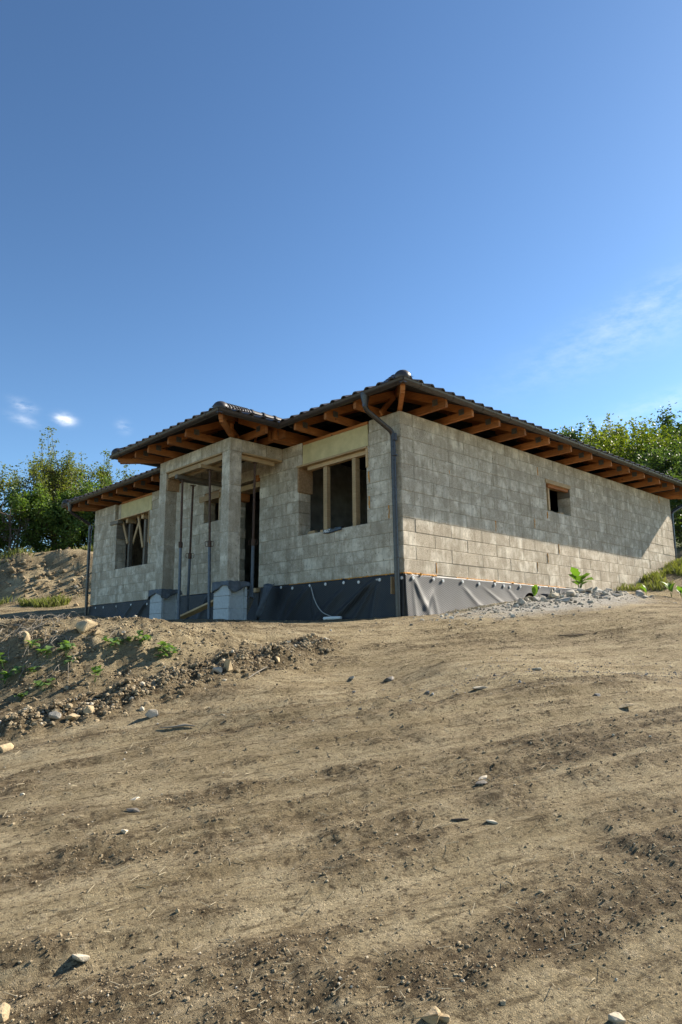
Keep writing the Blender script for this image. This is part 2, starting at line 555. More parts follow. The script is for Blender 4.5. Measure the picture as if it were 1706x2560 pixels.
bump(nt, bs, hh, 1.0, 0.035)
MAT['soil'] = m

# wood-chip cement block
m, nt, bs = newmat('block')
v, rnd = objvec(nt)
chip = noise(nt, v, 70.0, 4, 0.75)
chip2 = N(nt, 'ShaderNodeTexVoronoi', {'Vector': V_(nt, 'MULTIPLY', v, (1, 1, 1.9)).outputs[0], 'Scale': 46.0})
patch = M_(nt, 'MULTIPLY_ADD', noise(nt, v, 3.0, 6, 0.68), 0.62, M_(nt, 'MULTIPLY', noise(nt, wpos(nt), 2.6, 6, 0.68), 0.38))
strk = noise(nt, V_(nt, 'MULTIPLY', wpos(nt), (7.0, 7.0, 1.4)).outputs[0], 1.5, 5, 0.66)
wp = wpos(nt)
wpatch = noise(nt, wp, 2.4, 6, 0.7)
wstain = noise(nt, V_(nt, 'MULTIPLY', wp, (3.2, 3.2, 0.55)).outputs[0], 1.4, 5, 0.62)
base = ramp(nt, chip, (0.28, (0.180, 0.152, 0.114)), (0.50, (0.450, 0.390, 0.308)), (0.76, (0.660, 0.582, 0.470)))
base = mix(nt, ramp(nt, chip2.outputs['Distance'], (0.05, 0.35), (0.32, 0.0)), base, (0.53, 0.46, 0.345))
base = mix(nt, ramp(nt, patch, (0.48, 0.0), (0.60, 0.8)), base, (0.77, 0.71, 0.60))
base = mix(nt, ramp(nt, wpatch, (0.53, 0.0), (0.70, 0.42)), base, (0.74, 0.68, 0.565))
base = mix(nt, ramp(nt, strk, (0.32, 0.5), (0.50, 0.0)), base, (0.255, 0.220, 0.160))
base = mix(nt, ramp(nt, wstain, (0.34, 0.55), (0.49, 0.0)), base, (0.255, 0.218, 0.163))
tone = N(nt, 'ShaderNodeMapRange', {0: rnd, 1: 0.0, 2: 1.0, 3: 0.93, 4: 1.05}).outputs[0]
base = mix(nt, 1.0, base, N(nt, 'ShaderNodeCombineColor', {0: M_(nt, 'MULTIPLY', tone, 1.03), 1: tone, 2: M_(nt, 'MULTIPLY', tone, 0.965)}).outputs[0], 'MULTIPLY')
fl = N(nt, 'ShaderNodeTexVoronoi', {'Vector': V_(nt, 'MULTIPLY', v, (11.0, 11.0, 6.0)).outputs[0], 'Scale': 1.0})
base = mix(nt, ramp(nt, fl.outputs['Distance'], (0.07, 0.75), (0.12, 0.0)), base, (0.10, 0.085, 0.06))
setc(nt, bs, base, 0.95, 0.1)
bump(nt, bs, M_(nt, 'ADD', chip, M_(nt, 'MULTIPLY', chip2.outputs['Distance'], 0.6)), 0.55, 0.008)
MAT['block'] = m


# timber
def timber(name, a, b, knot=(0.10, 0.045, 0.02)):
    m, nt, bs = newmat(name)
    v, rnd = objvec(nt)
    g = noise(nt, V_(nt, 'MULTIPLY', v, (3.0, 3.0, 30.0)).outputs[0], 1.6, 5, 0.6, dist=0.6)
    g2 = noise(nt, v, 2.2, 4)
    c = ramp(nt, g, (0.3, a), (0.7, b))
    c = mix(nt, ramp(nt, g2, (0.35, 0.35), (0.6, 0.0)), c, tuple(k * 0.55 for k in a))
    kn = N(nt, 'ShaderNodeTexVoronoi', {'Vector': v, 'Scale': 3.3})
    c = mix(nt, ramp(nt, kn.outputs['Distance'], (0.05, 0.8), (0.10, 0.0)), c, knot)
    t = N(nt, 'ShaderNodeMapRange', {0: rnd, 1: 0.0, 2: 1.0, 3: 0.66, 4: 1.15}).outputs[0]
    c = mix(nt, 1.0, c, N(nt, 'ShaderNodeCombineColor', {0: t, 1: t, 2: t}).outputs[0], 'MULTIPLY')
    setc(nt, bs, c, 0.75, 0.25)
    bump(nt, bs, g, 0.3, 0.003)
    MAT[name] = m


timber('truss_wood', (0.34, 0.125, 0.040), (0.51, 0.205, 0.066))
timber('pale_wood', (0.44, 0.29, 0.15), (0.62, 0.44, 0.25))
timber('grey_wood', (0.16, 0.135, 0.105), (0.27, 0.235, 0.19))
simple('lintel_panel', (0.57, 0.475, 0.25), 0.8, 0.14, 5.0, bmp=0.2)
simple('chip_board', (0.36, 0.22, 0.115), 0.8, 0.30, 24.0, bmp=0.3)
simple('gutter', (0.045, 0.034, 0.028), 0.36, 0.15, 5.0, spec=0.5, bmp=0.03)
simple('downpipe', (0.040, 0.033, 0.030), 0.30, 0.15, 5.0, spec=0.5, bmp=0.03)
simple('roof_tile', (0.045, 0.037, 0.034), 0.48, 0.25, 9.0, spec=0.5, bmp=0.08)
simple('underlay', (0.030, 0.028, 0.028), 0.8, 0.2)
simple('gusset', (0.16, 0.155, 0.14), 0.5, 0.2, 20.0, metal=0.5)
simple('concrete', (0.30, 0.295, 0.28), 0.9, 0.2, 14.0, bmp=0.3)
simple('form_block', (0.46, 0.475, 0.475), 0.85, 0.13, 18.0, bmp=0.35)
simple('tar_felt', (0.105, 0.115, 0.13), 0.7, 0.3, 12.0, bmp=0.3)
simple('prop_paint', (0.115, 0.135, 0.165), 0.5, 0.25, 14.0, spec=0.4)
simple('prop_rust', (0.105, 0.062, 0.045), 0.75, 0.4, 22.0, bmp=0.3)
simple('foam', (0.60, 0.27, 0.045), 0.75, 0.25, 30.0, bmp=0.6, bdist=0.01)
simple('white_plastic', (0.72, 0.72, 0.70), 0.5, 0.08, 10.0)
simple('mortar', (0.32, 0.28, 0.215), 0.95, 0.25, 20.0, bmp=0.4)
simple('cable', (0.50, 0.49, 0.46), 0.5, 0.1, 10.0)
simple('wrapper', (0.022, 0.034, 0.055), 0.35, 0.4, 14.0, spec=0.5)
simple('inner_wall', (0.27, 0.255, 0.225), 0.9, 0.3, 4.0)
simple('grey_rock', (0.38, 0.35, 0.30), 0.9, 0.30, 14.0, bmp=0.6, bdist=0.012)
simple('tan_rock', (0.37, 0.285, 0.17), 0.92, 0.38, 10.0, bmp=0.6, bdist=0.012)
simple('pale_rock', (0.47, 0.41, 0.31), 0.9, 0.32, 14.0, bmp=0.5, bdist=0.01)
simple('dark_rock', (0.14, 0.125, 0.105), 0.7, 0.35, 12.0, bmp=0.5, bdist=0.01)
simple('clod', (0.30, 0.235, 0.145), 0.95, 0.38, 9.0, bmp=0.8, bdist=0.015)
simple('straw', (0.40, 0.34, 0.23), 0.9, 0.3, 3.0, bmp=0)
simple('bark', (0.085, 0.066, 0.05), 0.9, 0.35, 14.0, bmp=0.6, bdist=0.02)
simple('dry_twig', (0.24, 0.21, 0.17), 0.9, 0.3, 8.0, bmp=0.2)


# dimpled membrane
def membrane(name, c):
    m, nt, bs = newmat(name)
    tc = nt.nodes.new('ShaderNodeTexCoord')
    uv = tc.outputs['UV']
    s = nt.nodes.new('ShaderNodeSeparateXYZ')
    nt.links.new(uv, s.inputs[0])
    k = 2 * math.pi / 0.046
    a = M_(nt, 'SINE', M_(nt, 'MULTIPLY', s.outputs[0], k))
    b = M_(nt, 'SINE', M_(nt, 'MULTIPLY', s.outputs[1], k * 1.15))
    h = M_(nt, 'MULTIPLY', a, b)
    n1 = noise(nt, tc.outputs['Object'], 2.2, 5)
    c = ramp(nt, M_(nt, 'MULTIPLY_ADD', h, 0.5, 0.5), (0.25, tuple(k_ * 0.7 for k_ in c)), (0.85, tuple(min(1, k_ * 1.7) for k_ in c)))  # dimple highlights and shaded gaps painted into the base colour
    cc = mix(nt, ramp(nt, n1, (0.52, 0.0), (0.82, 0.4)), c, (0.085, 0.075, 0.058))
    setc(nt, bs, cc, M_(nt, 'ADD', M_(nt, 'MULTIPLY', n1, 0.5), 0.24), 0.42)
    bump(nt, bs, h, 0.5, 0.006)
    MAT[name] = m


membrane('membrane', (0.020, 0.021, 0.024))


# foliage
def leafmat(name, a, b, trans=0.35):
    m = bpy.data.materials.new(name)
    m.use_nodes = True
    nt = m.node_tree
    nt.nodes.clear()
    out = nt.nodes.new('ShaderNodeOutputMaterial')
    g = nt.nodes.new('ShaderNodeNewGeometry')
    f = noise(nt, g.outputs['Position'], 1.6, 3)
    f2 = M_(nt, 'MULTIPLY_ADD', g.outputs['Random Per Island'], 0.5, M_(nt, 'MULTIPLY', f, 0.6))
    c = ramp(nt, f2, (0.25, a), (0.85, b))
    bs = N(nt, 'ShaderNodeBsdfPrincipled', {'Base Color': c, 'Roughness': 0.55, 'Specular IOR Level': 0.25})
    tr = N(nt, 'ShaderNodeBsdfTranslucent', {'Color': mix(nt, 1.0, c, (1.6, 1.75, 0.6), 'MULTIPLY')})
    mx = N(nt, 'ShaderNodeMixShader', {0: trans})
    nt.links.new(bs.outputs[0], mx.inputs[1])
    nt.links.new(tr.outputs[0], mx.inputs[2])
    nt.links.new(mx.outputs[0], out.inputs[0])
    MAT[name] = m


leafmat('leaf_apple', (0.08, 0.105, 0.026), (0.195, 0.205, 0.06))
leafmat('leaf_green', (0.055, 0.098, 0.024), (0.145, 0.205, 0.050))
leafmat('leaf_dark', (0.032, 0.06, 0.02), (0.085, 0.12, 0.036))
leafmat('leaf_yellow', (0.060, 0.092, 0.014), (0.165, 0.185, 0.026))
leafmat('leaf_weed', (0.060, 0.115, 0.034), (0.150, 0.235, 0.075), 0.35)
leafmat('leaf_big', (0.065, 0.135, 0.022), (0.130, 0.215, 0.040), 0.35)
leafmat('grass', (0.090, 0.110, 0.030), (0.220, 0.220, 0.080), 0.3)

# ------------------------------------------------------------------ ground sheet
def make_ground():
    va = math.atan2(0.72740, 0.68624)          # viewing azimuth
    a = [va + R(t) for t in np.linspace(-34, 34, 400)]
    a += [va + R(t) for t in np.linspace(34, 326, 120)[1:-1]]
    a = np.array(a)
    r = 0.5 * (320 / 0.5) ** np.linspace(0, 1, 720)
    rr, aa = np.meshgrid(r, a, indexing='ij')
    x = CAM.x + rr * np.cos(aa)
    y = CAM.y + rr * np.sin(aa)
    z = ground_z(x.ravel(), y.ravel())
    far = np.clip((rr.ravel() - 60) / 200, 0, 1)
    nr, na = rr.shape
    co = np.stack([x.ravel(), y.ravel(), z], 1)
    c = np.array([[CAM.x, CAM.y, gz(CAM.x, CAM.y)]])
    co = np.concatenate([co, c])
    i = np.arange(nr - 1)[:, None]
    j = np.arange(na)[None, :]
    jn = (j + 1) % na
    q = np.stack([i * na + j, (i + 1) * na + j, (i + 1) * na + jn, i * na + jn], -1).reshape(-1, 4)
    jj = np.arange(na)
    t = np.stack([np.full(na, nr * na), jj, (jj + 1) % na], -1)
    me = bpy.data.meshes.new('ground')
    me.vertices.add(len(co))
    me.vertices.foreach_set('co', co.ravel())
    me.loops.add(q.size + t.size)
    me.loops.foreach_set('vertex_index', np.concatenate([q.ravel(), t.ravel()]))
    me.polygons.add(len(q) + len(t))
    me.polygons.foreach_set('loop_start', np.concatenate([np.arange(len(q)) * 4, q.size + np.arange(len(t)) * 3]))
    me.update()
    me.validate()
    at_ = me.attributes.new('loose', 'FLOAT', 'POINT')
    at_.data.foreach_set('value', loose(co[:, 0], co[:, 1]))
    me.materials.append(MAT['soil'])
    me.polygons.foreach_set('use_smooth', [True] * len(me.polygons))
    tag(link('ground', me), kind='structure')


make_ground()

# ------------------------------------------------------------------ the house
HX, HY, T, HW = 12.22, 13.06, 0.34, 3.0
SL = 0.43                      # roof slope
house = tag(empty('unfinished_house'), 'grey block bungalow shell with dark tiled hip roof and open timber eaves', 'house')


def cells(length, openings, grow):
    ys = {0.0, length}
    zs = {0.0, HW}
    ops = [(a - grow, b + grow, c - (grow if c > 0.01 else 0.1), d + (grow if d < HW - 0.01 else 0.1)) for a, b, c, d in openings]
    for a, b, c, d in ops:
        ys |= {max(a, 0), min(b, length)}
        zs |= {max(c, 0), min(d, HW)}
    ys, zs = sorted(ys), sorted(zs)
    for y0, y1 in zip(ys[:-1], ys[1:]):
        run = None
        for z0, z1 in zip(zs[:-1], zs[1:]):
            ym, zm = (y0 + y1) / 2, (z0 + z1) / 2
            hole = any(a < ym < b and c < zm < d for a, b, c, d in ops)
            if hole:
                if run:
                    yield (y0, y1, *run)
                run = None
            else:
                run = (run[0], z1) if run else (z0, z1)
        if run:
            yield (y0, y1, *run)


_bm = {}


def block_mesh(L, h, t):
    k = (round(L, 3), round(h, 3), round(t, 3))
    if k not in _bm:
        g = 0.003
        _bm[k] = MB().box((g, 0, g), (L - g, t, h - g), 0.006).mesh('block', MAT['block'])
    return _bm[k]


def block_wall(along, length, openings, joints):
    """along 'y': face x = 0; along 'x': face y = 0"""
    core = MB()
    for a, b, c, d in cells(length, openings, 0.02):
        lo, hi = 0.008, T - 0.014
        a2, b2 = max(a, 0.02), min(b, length - 0.02)
        if along == 'y':
            core.box((lo, a2, c + 0.004), (hi, b2, d - 0.012))
        else:
            core.box((a2, lo, c + 0.004), (b2, hi, d - 0.012))
    w = core.build('wall', MAT['mortar'], house)
    n = 0
    for row in range(12):
        z0, z1 = row * 0.25, row * 0.25 + 0.25
        js = joints(row)
        segs = []
        for a, b in zip(js[:-1], js[1:]):
            parts = [(a, b)]
            for oa, ob, oc, od in openings:
                if oc < (z0 + z1) / 2 < od:
                    nx = []
                    for p, q in parts:
                        if q <= oa or p >= ob:
                            nx.append((p, q))
                        else:
                            if p < oa:
                                nx.append((p, oa))
                            if q > ob:
                                nx.append((ob, q))
                    parts = nx
            segs += parts
        for a, b in segs:
            if b - a < 0.04:
                continue
            e = rng.uniform(-0.004, 0.004)
            me = block_mesh(b - a, 0.25, T)
            if along == 'x':
                link('block', me, w, (a, e, z0))
            else:
                o = link('block', me, w, (e, b, z0), (0, 0, -math.pi / 2))
            n += 1
    return n


def j_front(row):
    off = 1.32 if row % 2 == 0 else 0.81
    js = ([T] if row % 2 == 0 else [0.0]) + [off + k for k in range(13) if off + k < HY - 0.15]
    return js + [HY]


def j_right(row):
    off = 0.90 if row % 2 == 0 else 1.39
    js = ([0.0] if row % 2 == 0 else [T]) + [off + k for k in range(13) if off + k < HX - 0.15]
    return js + [HX]


FW = (0.90, 2.92, 1.0, 2.5)          # openings: from, to, sill, head
LW_ = (9.46, 11.48, 1.0, 2.5)
OPF = [FW, (0.84, 2.80, 2.5, 3.0), (4.30, 5.30, 0.0, 2.5), (5.95, 6.62, 1.75, 2.5), LW_, (9.35, 11.63, 2.5, 3.0)]
OPR = [(5.03, 6.12, 1.75, 2.5)]
nb = block_wall('y', HY, OPF, j_front) + block_wall('x', HX, OPR, j_right)

# the two walls turned away, inner walls, slab, added sheet blocking attic light
MB().box((T + 0.005, HY - T, 0.002), (HX - 0.002, HY - 0.004, 2.99)).build('wall', MAT['block'], house)
MB().box((HX - T, T + 0.005, 0.002), (HX - 0.006, HY - T - 0.005, 2.99)).build('wall', MAT['block'], house)
MB().box((4.2, T + 0.01, 0.01), (4.35, 7.0, 2.98)).build('inner_wall', MAT['inner_wall'], house)
MB().box((T + 0.01, 3.55, 0.01), (4.19, 3.70, 2.98)).build('inner_wall', MAT['inner_wall'], house)
MB().box((T + 0.01, 8.3, 0.01), (5.5, 8.45, 2.98)).build('inner_wall', MAT['inner_wall'], house)
MB().box((4.36, 3.2, 0.01), (11.8, 3.35, 2.98)).build('inner_wall', MAT['inner_wall'], house)
MB().box((0.35, 0.35, 3.012), (HX - 0.35, HY - 0.35, 3.03)).build('light_block_sheet', MAT['underlay'], house)  # added and unseen, keeps light from the attic out of the rooms
MB().box((0.055, 0.055, -1.6), (HX - 0.05, HY - 0.05, -0.006)).build('foundation', MAT['concrete'], house)

# ---- lintel panels, window timber
def part(name, mat, *boxes, parent=house, bev=0.0):
    mb = MB()
    for a, b in boxes:
        mb.box(a, b, bev)
    return mb.build(name, MAT[mat], parent)


part('lintel_panel', 'lintel_panel', ((0.004, 0.85, 2.505), (0.30, 2.79, 2.935)))
part('lintel_panel', 'lintel_panel', ((0.004, 9.36, 2.505), (0.30, 11.23, 2.935)))
part('top_plate', 'truss_wood', ((0.0, 0.85, 2.94), (0.16, 2.79, 2.998)))
part('top_plate', 'truss_wood', ((0.0, 9.36, 2.94), (0.16, 11.23, 2.998)))
part('lintel_recess', 'block', ((0.10, 11.24, 2.505), (0.32, 11.62, 2.99)))


# near front window
f = part('window_formwork', 'pale_wood', ((-0.035, 0.86, 2.462), (0.33, 2.955, 2.502)), bev=0.003)
part('head_timber', 'pale_wood', ((0.06, 0.95, 2.375), (0.17, 2.70, 2.458)), parent=f, bev=0.004)
part('prop_timber', 'pale_wood', ((0.09, 2.125, 1.0), (0.19, 2.235, 2.372)), parent=f, bev=0.004)
part('prop_timber', 'pale_wood', ((0.08, 1.275, 1.0), (0.20, 1.375, 2.372)), parent=f, bev=0.004)
part('side_board', 'chip_board', ((-0.03, 2.885, 1.93), (0.37, 2.925, 2.455)), parent=f, bev=0.003)
part('side_board', 'pale_wood', ((-0.018, 0.845, 2.08), (0.05, 0.898, 2.456)), parent=f, bev=0.003)
part('wedge', 'pale_wood', ((0.02, 2.42, 1.002), (0.12, 2.66, 1.03)), ((0.03, 2.45, 1.033), (0.11, 2.64, 1.06)), parent=f)
part('wedge', 'pale_wood', ((0.03, 2.02, 1.002), (0.09, 2.27, 1.04)), parent=f)

# far front window with braced posts
f = part('window_formwork', 'pale_wood', ((-0.03, 9.47, 2.478), (0.33, 11.60, 2.502)), bev=0.003)
part('head_timber', 'grey_wood', ((-0.05, 11.30, 2.37), (0.10, 11.85, 2.474)), parent=f, bev=0.004)
part('side_board', 'grey_wood', ((-0.012, 11.44, 1.93), (0.36, 11.475, 2.365)), parent=f, bev=0.003)
for yp, ya, yb, zb in ((10.95, 11.36, 10.52, 1.74), (9.99, 10.37, 9.63, 1.52)):
    part('prop_timber', 'grey_wood', ((0.15, yp - 0.05, 1.0), (0.25, yp + 0.05, 2.34)), parent=f, bev=0.004)
    part('head_block', 'pale_wood', ((0.06, yp - 0.06, 2.345), (0.34, yp + 0.06, 2.474)), parent=f, bev=0.004)
    MB().bar((0.13, yp + 0.02, zb), (0.13, ya, 2.46), 0.03, 0.085, (0, 1, 0)).build('brace', MAT['pale_wood'], f)
    MB().bar((0.27, yp - 0.02, zb), (0.27, yb, 2.46), 0.03, 0.085, (0, 1, 0)).build('brace', MAT['pale_wood'], f)
part('side_board', 'pale_wood', ((-0.008, 9.462, 1.60), (0.10, 9.50, 2.474)), parent=f, bev=0.003)

# small porch window and door head
f = part('window_formwork', 'pale_wood', ((-0.03, 5.90, 2.30), (0.34, 6.82, 2.44)), bev=0.004)
part('prop_timber', 'pale_wood', ((0.05, 5.97, 1.752), (0.12, 6.04, 2.298)), parent=f)
part('filler_board', 'chip_board', ((0.02, 5.955, 2.445), (0.3, 6.615, 2.498)), parent=f)
f = part('door_formwork', 'pale_wood', ((0.0, 4.305, 2.30), (0.34, 5.295, 2.42)), bev=0.004)
part('head_timber', 'truss_wood', ((-0.05, 4.31, 2.425), (0.06, 4.43, 2.56)), parent=f)
part('side_board', 'truss_wood', ((0.05, 5.16, 2.12), (0.35, 5.29, 2.297)), parent=f)
part('door_step', 'pale_wood', ((-0.10, 4.25, -0.10), (0.02, 4.42, -0.01)), parent=f)

# window in the long wall
f = part('window_formwork', 'pale_wood', ((5.0, -0.02, 2.405), (6.14, 0.34, 2.497)), bev=0.003)
part('head_timber', 'truss_wood', ((5.16, 0.03, 2.335), (6.10, 0.09, 2.402)), parent=f)
part('prop_timber', 'pale_wood', ((5.27, 0.10, 1.76), (5.335, 0.165, 2.402)), parent=f)
part('wedge', 'pale_wood', ((5.22, 0.05, 1.752), (5.38, 0.18, 1.775)), parent=f)
part('wedge', 'pale_wood', ((5.62, 0.02, 1.752), (5.78, 0.10, 1.785)), parent=f)
part('side_board', 'grey_wood', ((6.105, 0.0, 2.20), (6.118, 0.33, 2.40)), parent=f)

# ---- foam beads squeezed from the joints
FO = [('x', 2.90, 1.03, 1.26), ('x', 0.90, 0.04, 0.23), ('x', 4.43, 1.28, 1.49), ('x', 5.42, 0.78, 0.99), ('x', 4.90, 0.53, 0.74),
      ('x', 4.45, 0.30, 0.50), ('x', 5.01, 1.56, 1.72), ('x', 4.69, 2.53, 2.72), ('x', 11.41, 2.78, 2.97), ('x', 1.40, 2.02, 2.10),
      ('y', 0.83, 1.78, 1.99), ('y', 0.83, 1.28, 1.51), ('y', 0.33, 1.02, 1.26), ('y', 9.37, 1.55, 1.75)]
for ax, p, a, b in FO:
    path, rads = [], []
    n = 7
    for i in range(n):
        z = a + (b - a) * i / (n - 1)
        q = p + rng.uniform(-0.008, 0.008)
        path.append((q, -0.002, z) if ax == 'x' else (-0.002, q, z))
        rads.append(rng.uniform(0.006, 0.016))
    MB().tube(path, 0.01, 6, True, rads).build('foam_bead', MAT['foam'], house, True)


def foam_line(p, q, n, sag):
    path, rads = [], []
    for i in range(n):
        t = i / (n - 1)
        v = Vector(p).lerp(Vector(q), t)
        v.z += rng.uniform(-0.008, 0.004)
        path.append(v)
        rads.append(rng.uniform(0.006, 0.016) * sag * (2.0 if rng.random() < 0.08 else 1))
    MB().tube(path, 0.01, 6, True, rads).build('foam_bead', MAT['foam'], house, True)


foam_line((-0.004, 0.0, -0.006), (-0.004, 1.5, -0.006), 50, 1.25)
foam_line((-0.004, 1.6, -0.004), (-0.004, 3.2, -0.004), 40, 0.7)
foam_line((0.0, -0.004, -0.006), (0.9, -0.004, -0.006), 34, 1.25)
foam_line((1.5, -0.004, -0.004), (5.6, -0.004, -0.004), 110, 0.8)

# ---- foundation membrane
def membrane_sheet(axis, a, b, zb, folds, ztop=-0.012):
    n, k = int((b - a) / 0.035), 26
    vs, fs, uv = [], [], []
    for i in range(n + 1):
        s = a + (b - a) * i / n
        bot = zb(s)
        for j in range(k + 1):
            t = j / k
            z = ztop + (bot - ztop) * t
            o = 0.012
            for (s0, dx, w, h, t0, t1) in folds:      # crease running from (s0, t0), leaning dx, w wide, h proud
                c = s0 + dx * (t - t0) / max(t1 - t0, 0.01)
                if t > t0:
                    e = min(1, (t - t0) / 0.2) * (1 if t < t1 else max(0, 1 - (t - t1) / 0.15))
                    ww = w * (0.5 + 0.9 * t)
                    o += h * e * math.exp(-((s - c) / ww) ** 2)
            o += 0.012 * t * math.sin(s * 3.1 + 1.3 * math.sin(s * 1.7)) + 0.05 * t * t
            vs.append((s, -o, z) if axis == 'x' else (-o, s, z))
            uv.append((s, z))
    for i in range(n):
        for j in range(k):
            p = i * (k + 1) + j
            fs.append((p, p + 1, p + k + 2, p + k + 1))
    me = bpy.data.meshes.new('foundation_membrane')
    me.from_pydata(vs, [], fs)
    ul = me.uv_layers.new(name='UVMap')
    li = np.empty(len(me.loops), int)
    me.loops.foreach_get('vertex_index', li)
    ul.data.foreach_set('uv', np.array(uv)[li].ravel())
    me.polygons.foreach_set('use_smooth', [True] * len(me.polygons))
    me.materials.append(MAT['membrane'])
    o = link('foundation_membrane', me, house)
    so = o.modifiers.new('thick', 'SOLIDIFY')
    so.thickness = 0.004
    return o


def pl(xs, zs):
    return lambda s: float(np.interp(s, xs, zs)) - 0.12


mf = membrane_sheet('y', 0.0, 4.2, pl([0, 4.2], [-0.8, -0.74]),
                    [(2.5, 0.75, 0.10, 0.05, 0.0, 0.9), (2.5, -0.15, 0.05, 0.02, 0.0, 0.8), (0.62, 1.25, 0.10, 0.085, 0.0, 0.95), (0.62, 0.62, 0.06, 0.05, 0.02, 0.9),
                     (0.60, 0.18, 0.07, 0.045, 0.05, 0.95), (1.5, 0.9, 0.12, 0.05, 0.15, 1.0), (3.1, 0.35, 0.08, 0.04, 0.1, 0.9)])
ml = membrane_sheet('y', 4.25, HY - 0.02, pl([4, 8, 10, 13], [-0.74, -0.62, -0.52, -0.3]),
                    [(9.3, 0.7, 0.10, 0.07, 0.0, 0.9), (11.2, -0.3, 0.05, 0.03, 0.0, 0.8), (6.3, 0.4, 0.1, 0.05, 0.0, 0.9), (10.2, 0.5, 0.08, 0.04, 0.1, 0.9)])
mr = membrane_sheet('x', 0.0, 8.6, pl([0, 1, 2.3, 3.8, 5.9, 8.3], [-0.8, -0.71, -0.55, -0.43, -0.17, 0.0]),
                    [(0.2, 0.42, 0.07, 0.022, 0.0, 0.9), (0.2, 0.03, 0.03, 0.010, 0.0, 0.9), (0.78, -0.40, 0.07, 0.024, 0.25, 0.95), (0.75, 0.12, 0.05, 0.012, 0.3, 1.0),
                     (1.65, 0.62, 0.07, 0.010, 0.15, 0.9), (2.3, 0.85, 0.07, 0.009, 0.15, 0.9), (3.1, 0.6, 0.08, 0.008, 0.1, 0.9)])
fast = MB().tube([(0, 0, 0), (0, 0, 0.012)], 0.03, 12, True).tube([(0, 0, 0.011), (0, 0, 0.02)], 0.012, 8, True).mesh('fastener', MAT['white_plastic'])
for y, z in ((3.46, -0.045), (3.08, -0.085), (2.53, -0.07), (2.05, -0.07), (1.53, -0.076), (1.12, -0.095), (0.655, -0.08), (0.575, -0.09), (0.04, -0.094)):
    link('fastener', fast, mf, (-0.02, y, z), (0, -math.pi / 2, 0))
for y, z in ((12.58, -0.09), (12.04, -0.10), (11.17, -0.104), (10.26, -0.10), (9.33, -0.12), (8.4, -0.10), (7.6, -0.11), (5.4, -0.1)):
    link('fastener', fast, ml, (-0.02, y, z), (0, -math.pi / 2, 0))
for x, z in ((0.205, -0.085), (0.776, -0.076), (1.055, -0.09), (1.655, -0.077), (2.19, -0.088), (2.73, -0.07), (3.05, -0.086), (3.27, -0.098), (3.66, -0.07), (4.43, -0.04), (5.07, -0.05)):
    link('fastener', fast, mr, (x, -0.02, z), (math.pi / 2, 0, 0))

# ---- porch
PX0, PX1, PY0, PY1 = -1.39, -1.09, 3.46, 6.37


def solid_block(name, a, b, parent, mat='block', bev=0.008):
    """block with its own origin at its lower corner"""
    d = [b[i] - a[i] for i in range(3)]
    return link(name, MB().box((0.002, 0.002, 0.002), (d[0] - 0.002, d[1] - 0.002, d[2] - 0.002), bev).mesh(name, MAT[mat]), parent, a)


for y0, y1 in ((3.46, 3.75), (6.06, 6.37)):
    c = MB().box((PX0 + 0.012, y0 + 0.012, -0.02), (PX1 - 0.012, y1 - 0.012, 2.7)).build('column', MAT['block'], house)
    for z0, z1 in ((0.0, 1.02), (1.02, 2.0), (2.0, 2.73)):
        solid_block('block', (PX0, y0, z0), (PX1, y1, z1), c)
bmo = MB().box((PX0 + 0.012, PY0 + 0.012, 2.75), (PX1 - 0.012, PY1 - 0.012, 2.98)).build('porch_beam', MAT['block'], house)
for a, b in ((PY0, 4.06), (4.06, 5.06), (5.06, 6.06), (6.06, PY1)):
    solid_block('block', (PX0, a, 2.73), (PX1, b, 3.0), bmo)
for a, b in ((PX1, -0.45), (-0.45, -0.006)):
    solid_block('block', (a, PY0, 2.73), (b, PY0 + 0.29, 3.0), bmo)
    solid_block('block', (a, PY1 - 0.30, 2.73), (b, PY1, 3.0), bmo)
fw = part('beam_formwork', 'pale_wood', ((PX0 - 0.025, 3.76, 2.695), (PX1 + 0.03, 6.05, 2.725)))
part('form_timber', 'pale_wood', ((-1.36, 3.80, 2.585), (-1.26, 6.02, 2.692)), parent=fw, bev=0.004)
part('form_timber', 'pale_wood', ((-1.16, 3.80, 2.585), (-1.07, 6.02, 2.692)), parent=fw, bev=0.004)
part('form_timber', 'pale_wood', ((-1.52, 4.36, 2.50), (-0.72, 4.47, 2.582)), parent=fw, bev=0.004)
part('form_timber', 'grey_wood', ((-1.42, 5.50, 2.49), (-0.10, 5.62, 2.582)), parent=fw, bev=0.004)
part('form_board', 'chip_board', ((-1.36, 6.02, 2.30), (-1.06, 6.055, 2.58)), parent=fw)
part('form_sheet', 'pale_wood', ((PX1 + 0.02, PY0 - 0.02, 2.695), (-0.03, PY0 + 0.31, 2.725)), parent=fw)
part('form_timber', 'pale_wood', ((-1.06, 3.54, 2.60), (-0.17, 3.64, 2.692)), parent=fw, bev=0.004)
part('form_sheet', 'pale_wood', ((PX1 + 0.02, PY1 - 0.32, 2.695), (-0.03, PY1 + 0.02, 2.725)), parent=fw)
part('form_timber', 'grey_wood', ((-1.06, 6.10, 2.60), (-0.17, 6.20, 2.692)), parent=fw, bev=0.004)
part('porch_ceiling_sheet', 'underlay', ((-1.05, 3.76, 3.012), (-0.01, 6.05, 3.03)))

